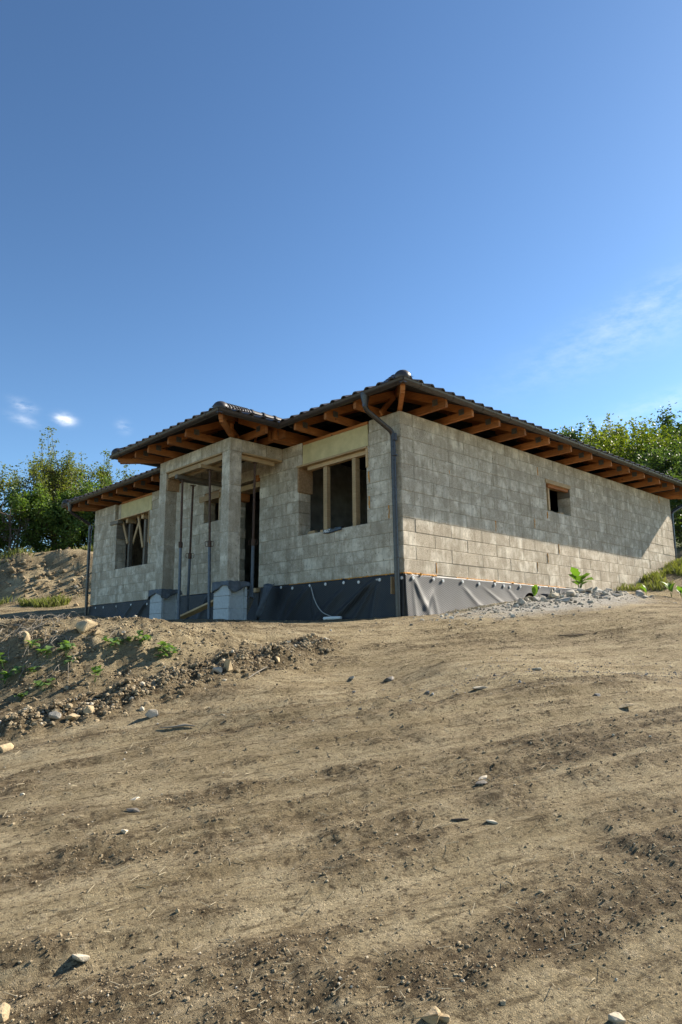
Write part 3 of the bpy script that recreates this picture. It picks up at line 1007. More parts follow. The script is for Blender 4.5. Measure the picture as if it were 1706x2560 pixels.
# column feet: hollow form blocks under a sheet of tar felt
for y0, y1 in ((3.32, 3.86), (5.96, 6.50)):
    b0 = gz(-1.2, y0) - 0.25
    foot = MB().box((-1.41, y0 + 0.05, b0), (-1.03, y1 - 0.02, -0.03)).build('column_foot', MAT['form_block'], house)
    z = -0.03
    while z > b0:
        z2 = z - 0.25
        mb = MB()
        # side facing the long wall shows the recessed end of each block between its rims
        mb.box((-1.44, y0 + 0.045, z2 + 0.003), (-1.00, y1, z - 0.003), 0.006)
        mb.box((-1.441, y0, z2 + 0.004), (-1.385, y0 + 0.05, z - 0.004), 0.004)
        mb.box((-1.055, y0, z2 + 0.004), (-0.999, y0 + 0.05, z - 0.004), 0.004)
        mb.build('form_block', MAT['form_block'], foot)
        z = z2
    # draped felt
    n = 20
    mb = MB()
    ring = []
    cx_, cy_ = -1.22, (y0 + y1) / 2
    hw, hd = 0.245, (y1 - y0) / 2 + 0.025
    per = []
    for i in range(n):
        per.append((cx_ - hw + 2 * hw * i / n, cy_ - hd))
    for i in range(n):
        per.append((cx_ + hw, cy_ - hd + 2 * hd * i / n))
    for i in range(n):
        per.append((cx_ + hw - 2 * hw * i / n, cy_ + hd))
    for i in range(n):
        per.append((cx_ - hw, cy_ + hd - 2 * hd * i / n))
    vs, fs = [], []
    m_ = len(per)
    ph = rng.uniform(0, 6)
    for lev in range(4):
        for i, (px, py) in enumerate(per):
            dx, dy = px - cx_, py - cy_
            k = 1.0 + 0.06 * lev * (0.5 + 0.5 * math.sin(i * 0.55 + ph)) * (1 if lev else 0)
            drop = (0.0, 0.05, 0.10, 0.13)[lev] * (1.0 + 0.45 * math.sin(i * 0.23 + ph * 1.7)) * (1.15 if py > cy_ - hd + 0.02 or True else 1)
            vs.append((cx_ + dx * k, cy_ + dy * k, 0.012 - drop + 0.006 * math.sin(i * 0.9)))
    for lev in range(3):
        for i in range(m_):
            fs.append((lev * m_ + i, lev * m_ + (i + 1) % m_, (lev + 1) * m_ + (i + 1) % m_, (lev + 1) * m_ + i))
    vs.append((cx_, cy_, 0.014))
    for i in range(m_):
        fs.append((4 * m_, i, (i + 1) % m_))
    mb.add(vs, fs)
    fo = mb.build('felt_sheet', MAT['tar_felt'], house, True)
    so = fo.modifiers.new('thick', 'SOLIDIFY')
    so.thickness = 0.006

# ---- roof trusses
def truss(kind, p, deep=1.3):
    """tail across the wall; kind gives the side, p the place along it"""
    t0, w = 0.68, 0.065
    room = {'right': min(p, HX - p), 'front': min(p, HY - p), 'porch_front': min(p - PY0, PY1 - p), 'porch_right': p - PX0}[kind]
    deep = min(deep, max(0.12, room - 0.12))
    zt = 3.172          # top of the top chord at the tail end
    bc, tc_ = MB(), MB()
    top = zt + SL * (t0 + deep)
    pro = [(t0 - 0.01, zt - 0.06), (t0 - 0.01, zt), (-deep, top), (-deep, top - 0.145), (t0 - 0.11, zt + SL * 0.11 - 0.155)]
    bot = [(t0 - 0.004, 3.010), (t0 - 0.004, 3.118), (t0 - 0.09, 3.148), (-deep, 3.148), (-deep, 3.004)]

    def pt(d, z, s):
        if kind == 'right':
            return (p + s, -d, z)
        if kind == 'front':
            return (-d, p + s, z)
        if kind == 'porch_front':
            return (PX0 - d, p + s, z)
        if kind == 'porch_right':
            return (p + s, PY0 - d, z)

    for mb, prof, ww in ((bc, bot, w), (tc_, pro, w - 0.006)):
        n = len(prof)
        vs = [pt(d, z, -ww / 2) for d, z in prof] + [pt(d, z, ww / 2) for d, z in prof]
        fs = [tuple(range(n)), tuple(range(n, 2 * n))[::-1]] + [(i, (i + 1) % n, n + (i + 1) % n, n + i) for i in range(n)]
        mb.add(vs, fs)
    o = bc.build('truss', MAT['truss_wood'], house)
    tc_.build('top_chord', MAT['truss_wood'], o)
    for s in (-1, 1):
        g = MB()
        a, b = pt(0.50, 3.09, s * (w / 2 + 0.0015)), pt(0.37, 3.21, s * (w / 2 + 0.005))
        g.box(a, b).build('nail_plate', MAT['gusset'], o)
    return o


for x in (0.52, 1.32, 2.21, 3.15, 4.10, 5.05, 6.02, 7.02, 8.0, 8.9, 9.87, 10.85, 11.75):
    truss('right', x)
for y in (0.51, 1.32, 2.23):
    truss('front', y)
for y in (7.35, 8.11, 9.10, 10.16, 11.10, 12.08, 12.75):
    truss('front', y)
for y in (4.10, 4.82, 5.70, 6.30):
    truss('porch_front', y, 0.9)
for x in (-0.97, -0.49):
    truss('porch_right', x, 0.9)
# hip rafters at the corners, double valley girder, web timbers
for c, e in (((0, 0), (-0.66, -0.66)), ((0, HY), (-0.66, HY + 0.66)), ((PX0, PY0), (PX0 - 0.72, PY0 - 0.72)), ((PX0, PY1), (PX0 - 0.72, PY1 + 0.72)), ((HX, 0), (HX + 0.66, -0.66))):
    e3 = Vector((e[0], e[1], 3.11))
    i3 = Vector((c[0], c[1], 3.06)) + (Vector((c[0], c[1], 0)) - Vector((e[0], e[1], 0))) * 1.3
    i3.z = 3.11 + (i3.xy - e3.xy).length * SL / math.sqrt(2)
    MB().bar(e3, i3, 0.08, 0.13).build('hip_rafter', MAT['truss_wood'], house)
    MB().bar(Vector((e[0], e[1], 3.07)).lerp(Vector((c[0], c[1], 3.07)), 0.06), Vector((e[0], e[1], 3.07)).lerp(Vector((c[0], c[1], 3.07)), 2.4), 0.075, 0.12).build('hip_tie', MAT['truss_wood'], house)
part('valley_girder', 'truss_wood', ((-0.62, 2.98, 3.004), (1.2, 3.05, 3.24)), ((-0.50, 3.06, 3.004), (1.2, 3.13, 3.22)), ((-0.62, 3.136, 3.004), (1.2, 3.2, 3.24)))
part('valley_girder', 'truss_wood', ((-0.62, 6.62, 3.004), (1.2, 6.75, 3.24)))
for p, q in (((-0.15, 0.35, 3.0), (0.5, 0.6, 3.55)), ((-1.1, 3.6, 3.05), (-0.9, 4.3, 3.6)), ((-0.7, 3.55, 3.02), (-0.3, 4.0, 3.5)), ((-1.30, 3.55, 3.0), (-1.30, 3.55, 3.32))):
    MB().bar(p, q, 0.045, 0.10, (0.3, 0.2, 0.9)).build('web_timber', MAT['truss_wood'], house)

# ---- roof
DE = 0.74                                   # overhang of the roof sheet
ZE = 3.178 - SL * (DE - 0.68)
PD = 0.80                                   # overhang of the porch roof sheet
X0, X1, Y0, Y1 = -DE, HX + DE, -DE, HY + DE
QX, QY0, QY1 = PX0 - PD, PY0 - PD, PY1 + PD
ZQ = ZE
hwid = (X1 - X0) / 2
zr = ZE + SL * hwid
xr = (X0 + X1) / 2
ph = (QY1 - QY0) / 2
zp = ZQ + SL * ph
pyc = (QY0 + QY1) / 2
V0, V1, VR = (X0, QY0, ZE), (X0, QY1, ZE), (X0 + ph, pyc, zp)
A, B, C_, D_ = (X0, Y0, ZE), (X1, Y0, ZE), (X1, Y1, ZE), (X0, Y1, ZE)
R0, R1 = (xr, Y0 + hwid, zr), (xr, Y1 - hwid, zr)
QA, QB, QR = (QX, QY0, ZQ), (QX, QY1, ZQ), (QX + ph, pyc, zp)
faces = [[A, B, R0], [B, C_, R1, R0], [C_, D_, R1], [D_, V1, VR, V0, A, R0, R1][::-1], [QA, QR, QB], [QA, V0, VR, QR], [QB, QR, VR, V1]]
mb = MB()
for fc in faces:
    mb.add(fc, [tuple(range(len(fc)))])
roof = mb.build('roof', MAT['underlay'], house)

TW, TE_, TLEN = 0.30, 0.335, 0.375


def tile_geo():
    prof = []
    n = 8
    for i in range(n + 1):
        t = i / n
        if t < 0.62:
            z = 0.058 * math.sin(math.pi * t / 0.62)
        else:
            z = -0.004
        prof.append((t * TW - TW / 2, z))
    vs, fs = [], []
    for (px, pz) in prof:
        vs.append((px, 0.0, pz + 0.030))
    for (px, pz) in prof:
        vs.append((px, TLEN, pz + 0.004))
    for (px, pz) in prof:
        vs.append((px, 0.004, pz + 0.006))
    m = n + 1
    for i in range(n):
        fs.append((i, i + 1, m + i + 1, m + i))
        fs.append((i, 2 * m + i, 2 * m + i + 1, i + 1))
    return vs, fs


TG = tile_geo()
tile_me = MB().add(*TG).mesh('tile', MAT['roof_tile'], True)
stuff = MB()


def lay(p0, e, up, length, rows, inside, own):
    """p0 eave start, e along the eave, up (horizontal) up the slope"""
    e, up = Vector(e), Vector(up)
    sl = Vector((up.x, up.y, SL)).normalized()
    nrm = e.cross(sl).normalized()
    if nrm.z < 0:
        nrm = -nrm
    flip = 1 if e.cross(sl).z > 0 else -1
    m3 = Matrix((e, sl, nrm)).transposed() if flip > 0 else Matrix((-e, sl, nrm)).transposed()
    cols = int(length / TW) + 1
    for r in range(rows):
        for c in range(cols):
            u = (c + 0.5) * TW
            w = r * TE_ - 0.05
            if not inside(u, w + TE_ * 0.5):
                continue
            pos = Vector(p0) + e * u + up * w + Vector((0, 0, SL * w + 0.052))
            if own(r, c):
                o = link('tile', tile_me, roof)
                o.matrix_basis = Matrix.Translation(pos) @ (m3 @ Matrix.Rotation(rng.uniform(-0.006, 0.006), 3, 'Z')).to_4x4()
            else:
                stuff.add([pos + m3 @ Vector(v) for v in TG[0]], TG[1])


LX, LY = X1 - X0, Y1 - Y0
lay(A, (1, 0, 0), (0, 1, 0), LX, 21, lambda u, w: w - 0.1 < u < LX - w + 0.1, lambda r, c: r == 0)
lay(A, (0, 1, 0), (1, 0, 0), LY, 21, lambda u, w: (w - 0.1 < u < LY - w + 0.1) and w < hwid - 0.1 and not (QY0 - Y0 + w - 0.12 < u < QY1 - Y0 - w + 0.12), lambda r, c: r == 0)
lay(B, (0, 1, 0), (-1, 0, 0), LY, 21, lambda u, w: w - 0.1 < u < LY - w + 0.1 and w < hwid - 0.1, lambda r, c: False)
lay(D_, (1, 0, 0), (0, -1, 0), LX, 21, lambda u, w: w - 0.1 < u < LX - w + 0.1, lambda r, c: False)
PLn = X0 - QX
lay(QA, (0, 1, 0), (1, 0, 0), QY1 - QY0, 8, lambda u, w: w - 0.1 < u < QY1 - QY0 - w + 0.1 and w < ph, lambda r, c: r == 0)
lay(QA, (1, 0, 0), (0, 1, 0), PLn + ph, 8, lambda u, w: w - 0.1 < u < PLn + w + 0.1 and w < ph - 0.12, lambda r, c: True)
lay(QB, (1, 0, 0), (0, -1, 0), PLn + ph, 8, lambda u, w: w - 0.1 < u < PLn + w + 0.1 and w < ph - 0.12, lambda r, c: False)
so = stuff.build('roof_tiles', MAT['roof_tile'], roof)
so['kind'] = 'stuff'
so.data.polygons.foreach_set('use_smooth', [True] * len(so.data.polygons))
so.data.set_sharp_from_angle(angle=R(38))


def cap_geo():
    vs, fs = [], []
    prof = [(-0.01, 0.148), (0.035, 0.150), (0.05, 0.132), (0.40, 0.118)]
    n = 8
    for (l, r) in prof:
        for k in range(n + 1):
            a = math.pi * k / n
            vs.append((l, math.cos(a) * r, math.sin(a) * r * 0.8))
    for i in range(len(prof) - 1):
        for k in range(n):
            p = i * (n + 1) + k
            fs.append((p, p + 1, p + n + 2, p + n + 1))
    # closed lower end
    vs.append((-0.01, 0, 0))
    for k in range(n):
        fs.append((len(vs) - 1, k, k + 1))
    return vs, fs


CG = cap_geo()
cap_me = MB().add(*CG).mesh('ridge_cap', MAT['roof_tile'], True)
bmx = bmesh.new()
bmesh.ops.create_uvsphere(bmx, u_segments=16, v_segments=10, radius=1)
for v in bmx.verts:
    v.co = (v.co.x * 0.15, v.co.y * 0.150, max(v.co.z, -0.2) * 0.125)
end_me = MB().bm(bmx).mesh('hip_end_cap', MAT['roof_tile'], True)
cst = MB()


def caps(p, q, own, end=True):
    p, q = Vector(p), Vector(q)
    d = (q - p).normalized()
    side = Vector((0, 0, 1)).cross(d).normalized()
    up = d.cross(side)
    m3 = Matrix((d, side, up)).transposed()
    n = int((q - p).length / 0.35)
    for i in range(n):
        pos = p + d * (0.06 + i * 0.35) + Vector((0, 0, 0.085))
        if own:
            o = link('ridge_cap', cap_me, roof)
            o.matrix_basis = Matrix.Translation(pos) @ m3.to_4x4()
        else:
            cst.add([pos + m3 @ Vector(v) for v in CG[0]], CG[1])
    if end:
        o = link('hip_end_cap', end_me, roof)
        o.matrix_basis = Matrix.Translation(p + d * 0.10 + Vector((0, 0, 0.09))) @ m3.to_4x4()


caps(A, R0, True)
caps(D_, R1, True)
caps(QA, QR, True)
caps(QB, QR, True)
caps(QR, VR, True, False)
caps(B, R0, False)
caps(C_, R1, False)
caps(R0, R1, False, False)
so = cst.build('ridge_caps', MAT['roof_tile'], roof)
so['kind'] = 'stuff'

# ---- gutters
GR, GZ = 0.074, 3.205


def gutter(p, q, out):
    p, q, out = Vector(p), Vector(q), Vector(out)
    prof = []
    n = 12
    for k in range(n + 1):
        a = math.pi + math.pi * k / n
        prof.append((math.cos(a) * GR, math.sin(a) * GR))
    prof += [(GR + 0.008, 0.010), (GR - 0.004, 0.013)]
    for k in range(n, -1, -1):
        a = math.pi + math.pi * k / n
        prof.append((math.cos(a) * (GR - 0.006), math.sin(a) * (GR - 0.006) + 0.0))
    m = len(prof)
    vs = []
    for c in (p, q):
        for a, b in prof:
            vs.append(c + out * a + Vector((0, 0, b)))
    fs = [(i, (i + 1) % m, m + (i + 1) % m, m + i) for i in range(m)]
    # end discs
    k = n + 1
    fs += [tuple(range(k)), tuple(range(m, m + k))[::-1]]
    g = MB().add(vs, fs).build('gutter', MAT['gutter'], house, True)
    L = (q - p).length
    d = (q - p).normalized()
    nb = max(1, int(L / 0.92))
    for i in range(nb):
        c = p + d * (L * (i + 0.5) / nb)
        br = MB()
        pv = []
        for k in range(n + 1):
            a = math.pi + math.pi * k / n
            pv.append((math.cos(a) * (GR + 0.006), math.sin(a) * (GR + 0.006)))
        vs = []
        for s in (-0.014, 0.014):
            for a, b in pv:
                vs.append(c + d * s + out * a + Vector((0, 0, b)))
            for a, b in pv:
                vs.append(c + d * s + out * (a * 0.9) + Vector((0, 0, b * 0.9)))
        w = n + 1
        fs = []
        for i2 in range(n):
            fs += [(i2, i2 + 1, 2 * w + i2 + 1, 2 * w + i2), (w + i2, i2 + w + 1, i2 + 1, i2), (2 * w + i2, 2 * w + i2 + 1, 3 * w + i2 + 1, 3 * w + i2)]
        br.add(vs, fs).build('bracket', MAT['gutter'], g, True)
    return g


GD = 0.735
QG = PD + (GD - DE)
gutter((-GD - 0.05, -GD, GZ), (HX + GD + 0.07, -GD, GZ), (0, -1, 0))
gutter((-GD, -GD - 0.05, GZ), (-GD, PY0 - QG + 0.05, GZ), (-1, 0, 0))
gutter((PX0 - QG, PY0 - QG - 0.05, GZ), (PX0 - QG, PY1 + QG + 0.07, GZ), (-1, 0, 0))
gutter((PX0 - QG - 0.05, PY0 - QG, GZ), (-GD + 0.05, PY0 - QG, GZ), (0, -1, 0))
gutter((PX0 - QG - 0.05, PY1 + QG, GZ), (-GD + 0.05, PY1 + QG, GZ), (0, 1, 0))
gutter((-GD, PY1 + QG, GZ), (-GD, HY + GD + 0.07, GZ), (-1, 0, 0))
gutter((-GD - 0.05, HY + GD, GZ), (HX + GD, HY + GD, GZ), (0, 1, 0))
gutter((HX + GD, -GD - 0.05, GZ), (HX + GD, HY + GD, GZ), (1, 0, 0))


def smooth_path(pts, n=6, r=0.09):
    pts = [Vector(p) for p in pts]
    out = [pts[0]]
    for a, b, c in zip(pts[:-2], pts[1:-1], pts[2:]):
        d0, d1 = (a - b), (c - b)
        k = min(r, d0.length * 0.45, d1.length * 0.45)
        p0, p1 = b + d0.normalized() * k, b + d1.normalized() * k
        for i in range(n + 1):
            t = i / n
            out.append(p0 * (1 - t) ** 2 + b * 2 * t * (1 - t) + p1 * t ** 2)
    out.append(pts[-1])
    return out


def downpipe(pts, collars):
    d = MB().tube(smooth_path(pts), 0.047, 16).build('downpipe', MAT['downpipe'], house, True)
    x, y, z = pts[0]
    MB().tube([(x, y, z + 0.10), (x, y, z + 0.02), (x, y, z - 0.10), (x, y, z - 0.16)], 0.05, 14, True, [0.085, 0.082, 0.053, 0.052]).build('funnel', MAT['downpipe'], d, True)
    xb, yb = pts[-1][0], pts[-1][1]
    for c in collars:
        MB().tube([(xb, yb, c - 0.012), (xb, yb, c + 0.012)], 0.056, 16).build('pipe_clip', MAT['downpipe'], d, True)
    MB().tube([(xb, yb, pts[-2][2] - 0.03), (xb, yb, pts[-2][2] - 0.16)], 0.051, 16).build('pipe_socket', MAT['downpipe'], d, True)


downpipe([(-0.735, 0.18, 3.10), (-0.735, 0.18, 2.90), (-0.10, 0.105, 2.58), (-0.10, 0.075, -0.95)], (2.14, 0.275))
downpipe([(-0.735, 13.25, 3.10), (-0.735, 13.25, 2.92), (-0.10, 13.16, 2.56), (-0.10, 13.08, -0.45)], (2.0, 0.3))
downpipe([(12.98, -0.16, 3.10), (12.98, -0.16, 2.92), (12.36, 0.04, 2.60), (12.36, 0.06, 0.5)], (2.2,))

# ---- steel props under the porch beam
def steel_prop(top, foot, collar, label, ang):
    top, foot = Vector(top), Vector(foot)
    root = tag(empty('steel_prop', foot), label, 'prop', 'steel props holding up the porch beams')
    d = (top - foot)
    c = foot + d * ((collar - foot.z) / d.z) - foot
    t = top - foot
    MB().tube([(0, 0, 0.005), c], 0.032, 14).build('outer_tube', MAT['prop_paint'], root, True)
    MB().tube([c, t - Vector((0, 0, 0.006))], 0.025, 14).build('inner_tube', MAT['prop_rust'], root, True)
    u = d.normalized()
    MB().tube([c - u * 0.07, c - u * 0.06, c + u * 0.06, c + u * 0.07], 0.04, 14, True, [0.036, 0.042, 0.042, 0.034]).build('collar', MAT['prop_rust'], root, True)
    s = Vector((math.cos(ang), math.sin(ang), 0))
    for k in (-1, 1):
        MB().tube(smooth_path([c + s * 0.03 * k + u * 0.05, c + s * 0.095 * k + u * 0.06, c + s * 0.09 * k - u * 0.05, c + s * 0.03 * k - u * 0.05], 4, 0.03), 0.007, 6).build('handle', MAT['prop_rust'], root, True)
    MB().box((-0.06, -0.06, -0.004), (0.06, 0.06, 0.005)).build('foot_plate', MAT['prop_paint'], root)
    MB().box((t.x - 0.06, t.y - 0.06, t.z - 0.008), (t.x + 0.06, t.y + 0.06, t.z - 0.001)).build('head_plate', MAT['prop_rust'], root)
    # pin holes along the inner tube
    vdir = Vector((-0.68, -0.73, 0))
    hm = MB().tube([(0, 0, -0.002), (0, 0, 0.003)], 0.008, 8).mesh('pin_hole', MAT['underlay'])
    z = 0.12
    while z < (t - c).length - 0.1:
        p = c + u * z + vdir * 0.0245
        o = link('pin_hole', hm, root, p)
        o.rotation_euler = vdir.to_track_quat('Z', 'Y').to_euler()
        z += 0.12
    return root


steel_prop((-1.25, 5.56, 2.49), (-1.25, 5.53, gz(-1.25, 5.53)), 0.98, 'steel prop nearest the left porch column, collar at mid height', 0.6)
steel_prop((-0.75, 5.93, 2.488), (-0.62, 6.22, gz(-0.62, 6.22)), 0.83, 'leaning dark steel prop with the lowest collar, second from left', -0.7)
steel_prop((-1.25, 4.42, 2.50), (-1.25, 4.30, gz(-1.25, 4.30)), 0.87, 'steel prop just left of the right porch column', -0.75)
steel_prop((-0.66, 3.59, 2.60), (-0.68, 3.60, -0.27), 0.87, 'steel prop right of the right porch column, before the doorway', -0.75)

# ------------------------------------------------------------------ loose things round the house
def plank(name, p, q, w, h, mat, label, up=(0, 0, 1)):
    mb = MB().bar(p, q, w, h, up, 0.003)
    return tag(mb.build(name, MAT[mat]), label, 'plank')


plank('plank', (-1.0, 5.85, gz(-1.0, 5.85) + 0.05), (-1.0, 4.30, -0.30), 0.14, 0.05, 'pale_wood', 'pale plank lying tilted between the two porch column feet', (0.3, 0, 1))
plank('plank', (-0.74, 3.90, gz(-0.74, 3.9) - 0.06), (-0.68, 3.60, -0.285), 0.13, 0.045, 'grey_wood', 'grey weathered plank under the prop beside the doorway', (-1, 0, 0.2))
plank('thin_stick', (-0.80, 3.93, gz(-0.8, 3.93) - 0.03), (-0.62, 3.70, 0.0), 0.025, 0.02, 'grey_wood', 'thin grey stick leaning beside the right porch column foot', (-1, 0, 0.2))
plank('marker_board', (-0.062, 0.225, -0.37), (-0.052, 0.225, -0.065), 0.105, 0.022, 'pale_wood', 'short pale board upright beside the downpipe at the near corner', (0, 0.99, 0.1))
# hanging strip of felt
mb = MB()
vs, fs = [], []
for i in range(9):
    t = i / 8
    z = 0.03 - 0.70 * t
    wl, wr = 3.84 + 0.10 * t, 3.42 + 0.40 * t ** 0.8
    for j in range(7):
        s = j / 6
        vs.append((-0.20 - 0.10 * t + 0.03 * math.sin(5 * t + 4 * s), wl + (wr - wl) * s, z + 0.02 * math.sin(s * 6 + t)))
for i in range(8):
    for j in range(6):
        p = i * 7 + j
        fs.append((p, p + 1, p + 8, p + 7))
mb.add(vs, fs)
o = tag(mb.build('felt_strip', MAT['tar_felt'], None, True), 'dark torn felt strip hanging from the doorway over the membrane', 'felt strip')
so = o.modifiers.new('thick', 'SOLIDIFY')
so.thickness = 0.008

cab = MB().tube(smooth_path([(-0.05, 2.46, -0.10), (-0.09, 2.33, -0.33), (-0.10, 2.21, -0.50), (-0.10, 2.06, -0.63), (-0.12, 1.86, -0.69), (-0.14, 1.56, gz(-0.14, 1.56) + 0.02)], 5, 0.12), 0.008, 8).build('cable', MAT['cable'], None, True)
tag(cab, 'thin pale cable hanging down the black membrane below the window', 'cable')
pc = MB().tube([(-0.30, 1.80, gz(-0.3, 1.8) + 0.035), (-0.24, 1.60, gz(-0.24, 1.6) + 0.045), (-0.22, 1.40, gz(-0.22, 1.4) + 0.03)], 0.03, 10, True, [0.03, 0.034, 0.028]).build('plastic_pipe_piece', MAT['white_plastic'], None, True)
tag(pc, 'short white plastic pipe piece on the soil at the end of the cable', 'pipe piece')

# wrapper on the window sill with its lettering
mb = MB()
vs, fs = [], []
NX, NY = 9, 24
for i in range(NX):
    for j in range(NY):
        t, s = i / (NX - 1), j / (NY - 1)
        y = 2.12 - 0.54 * s
        k = 0.17 * t
        if k < 0.085:
            x, z = -0.022 - 0.006 * math.sin(s * 9), 0.945 + k - 0.012 * math.sin(s * 5)
        else:
            x, z = -0.020 + (k - 0.085), 1.022 + 0.012 * math.sin(s * 17 + t * 4)
        vs.append((x + rng.uniform(-0.003, 0.003), y, z + rng.uniform(-0.002, 0.004)))
for i in range(NX - 1):
    for j in range(NY - 1):
        p = i * NY + j
        fs.append((p, p + 1, p + NY + 1, p + NY))
wr = mb.add(vs, fs).build('wrapper', MAT['wrapper'], None, True)
tag(wr, 'dark blue plastic wrapper with white letters on the front window sill', 'wrapper')
so = wr.modifiers.new('thick', 'SOLIDIFY')
so.thickness = 0.003
fc = bpy.data.curves.new('lettering', 'FONT')
fc.body = 'MAT'
fc.size = 0.088
fc.shear = 0.25
fc.extrude = 0.0015
fc.offset = 0.0022
fo = bpy.data.objects.new('lettering_source', fc)
col.objects.link(fo)
dg = bpy.context.evaluated_depsgraph_get()
tm = bpy.data.meshes.new_from_object(fo.evaluated_get(dg))
bpy.data.objects.remove(fo)
tm.materials.clear()
tm.materials.append(MAT['white_plastic'])
lo = link('lettering', tm, wr)
lo.matrix_basis = Matrix.Translation((-0.033, 2.095, 0.953)) @ Matrix(((0, 0, -1), (-1, 0, 0), (0, 1, 0))).to_4x4()

# ------------------------------------------------------------------ stones
def rock_mesh(name, sx, sy, sz, seed, mat, npts=14, flat=0.0):
    r = random.Random(seed)
    bm = bmesh.new()
    for i in range(npts):
        while True:
            v = Vector((r.uniform(-1, 1), r.uniform(-1, 1), r.uniform(-1, 1)))
            if 0.55 < max(abs(v.x), abs(v.y), abs(v.z)) and v.length < 1.28:
                break
        bm.verts.new((v.x * sx, v.y * sy, v.z * sz))
    res = bmesh.ops.convex_hull(bm, input=bm.verts[:])
    for g in set(res['geom_interior']) | set(res['geom_unused']):
        if isinstance(g, bmesh.types.BMVert) and g.is_valid:
            bm.verts.remove(g)
    bmesh.ops.bevel(bm, geom=bm.edges[:], offset=min(sx, sy, sz) * 0.10, segments=1, affect='EDGES')
    zmin = min(v.co.z for v in bm.verts)
    for v in bm.verts:
        v.co.z -= zmin
    return MB().bm(bm).mesh(name, mat)


STONES = [
    ('stone', (-6.084, -0.885), (0.135, 0.11, 0.10), 'tan_rock', 'largest angular tan stone on top of the earth bank', 3, 0.5),
    ('stone', (-6.002, -0.957), (0.06, 0.05, 0.035), 'tan_rock', 'small tan stone tucked against the largest stone on the bank', 4, 0.1),
    ('stone_slab', (-6.573, -0.682), (0.085, 0.035, 0.13), 'tan_rock', 'upright weathered stone slab stuck in the bank near the left edge', 5, 0.3),
    ('stone', (-6.760, -2.319), (0.085, 0.06, 0.045), 'tan_rock', 'blocky ochre stone in the clods at the foot of the bank', 6, 0.6),
    ('stone', (-6.620, -2.316), (0.065, 0.05, 0.045), 'tan_rock', 'rounded ochre stone right of the blocky one at the bank foot', 7, 0.3),
    ('stone', (-6.880, -2.273), (0.055, 0.045, 0.04), 'grey_rock', 'grey stone left of the blocky ochre one at the bank foot', 8, 0.9),
    ('stone', (-7.368, -2.629), (0.065, 0.05, 0.045), 'tan_rock', 'tan block cut by the left edge below the bank', 9, 0.2),
    ('stone', (-6.344, -2.863), (0.085, 0.06, 0.045), 'grey_rock', 'pale grey wedge stone on the track below the bank', 10, 0.4),
    ('flat_stone', (-6.035, -5.840), (0.055, 0.03, 0.009), 'pale_rock', 'thin pale slate flake on the track, right of centre', 11, 0.2),
    ('flat_stone', (-6.125, -5.904), (0.05, 0.03, 0.012), 'dark_rock', 'dark flake lying just before the thin pale slate', 12, 0.1),
    ('flat_stone', (-8.158, -5.843), (0.042, 0.032, 0.014), 'pale_rock', 'pale flat stone in the lower left foreground', 13, 0.5),
    ('stone', (-7.622, -6.791), (0.028, 0.032, 0.024), 'tan_rock', 'yellow stone at the bottom edge right of centre', 14, 0.2),
    ('stone', (-7.600, -6.820), (0.026, 0.022, 0.012), 'tan_rock', 'small yellow chip beside the yellow stone at the bottom edge', 15, 0.7),
    ('stone', (-7.291, -7.139), (0.028, 0.03, 0.014), 'pale_rock', 'whitish stone cut by the bottom edge at lower right', 16, 0.3),
    ('flat_stone', (-7.518, -4.912), (0.042, 0.02, 0.009), 'dark_rock', 'thin black flake on the track at the left', 17, 0.9),
    ('flat_stone', (-7.663, -5.109), (0.028, 0.022, 0.010), 'pale_rock', 'pale stone behind the dark gravel patch at left', 18, 0.3),
    ('flat_stone', (-6.483, -6.206), (0.034, 0.02, 0.009), 'pale_rock', 'pale flat chip beside a dark stick on the track', 19, 0.6),
    ('stone', (-4.045, -2.814), (0.05, 0.03, 0.022), 'pale_rock', 'white chip on the track in the middle of the picture', 20, 0.4),
    ('stone', (-3.939, -3.252), (0.085, 0.05, 0.03), 'dark_rock', 'dark lump on the track right of the white chip', 21, 0.1),
    ('flat_stone', (-7.426, -4.749), (0.032, 0.02, 0.009), 'pale_rock', 'small pale flake behind the thin black flake', 22, 0.1),
    ('stone', (-8.438, -6.007), (0.03, 0.03, 0.03), 'tan_rock', 'tan stone in the bottom left corner', 23, 0.1),
    ('stone', (-5.167, -2.228), (0.075, 0.055, 0.07), 'tan_rock', 'upright brown block in the clods below the bank', 24, 0.4),
    ('stone', (-5.281, -2.196), (0.07, 0.055, 0.05), 'grey_rock', 'grey stone left of the upright brown block', 25, 0.2),
    ('stone', (-4.429, -2.061), (0.075, 0.06, 0.035), 'tan_rock', 'flat tan stone among the clods where the bank runs out', 26, 0.6),
    ('stone', (-3.812, -1.483), (0.04, 0.05, 0.035), 'pale_rock', 'pale stone on the edge of the cut above the track', 27, 0.2),
    ('flat_stone', (-4.319, -5.815), (0.09, 0.04, 0.012), 'tan_rock', 'long pale tan flake on the track at the right', 28, 0.8),
    ('flat_stone', (-3.197, -4.469), (0.075, 0.04, 0.015), 'pale_rock', 'whitish flake on the track below the rubble heap', 29, 0.5),
    ('flat_stone', (-4.214, -4.557), (0.10, 0.03, 0.014), 'pale_rock', 'long pale flake in the middle of the track', 30, 0.9),
]
for nm, (x, y), (a, b, c), mat, label, seed, rz in STONES:
    o = link(nm, rock_mesh(nm, a, b, c, seed, MAT[mat]), None, (x, y, gz(x, y) - c * 0.35), (rng.uniform(-0.2, 0.2), rng.uniform(-0.2, 0.2), rz * 3))
    tag(o, label, 'stone')
def stick(pts, rads, mat, label):
    path = [(x, y, gz(x, y) + lift) for x, y, lift in pts]
    o = MB().tube(path, 0.01, 7, True, rads).build('stick', MAT[mat], None, True)
    tag(o, label, 'stick')


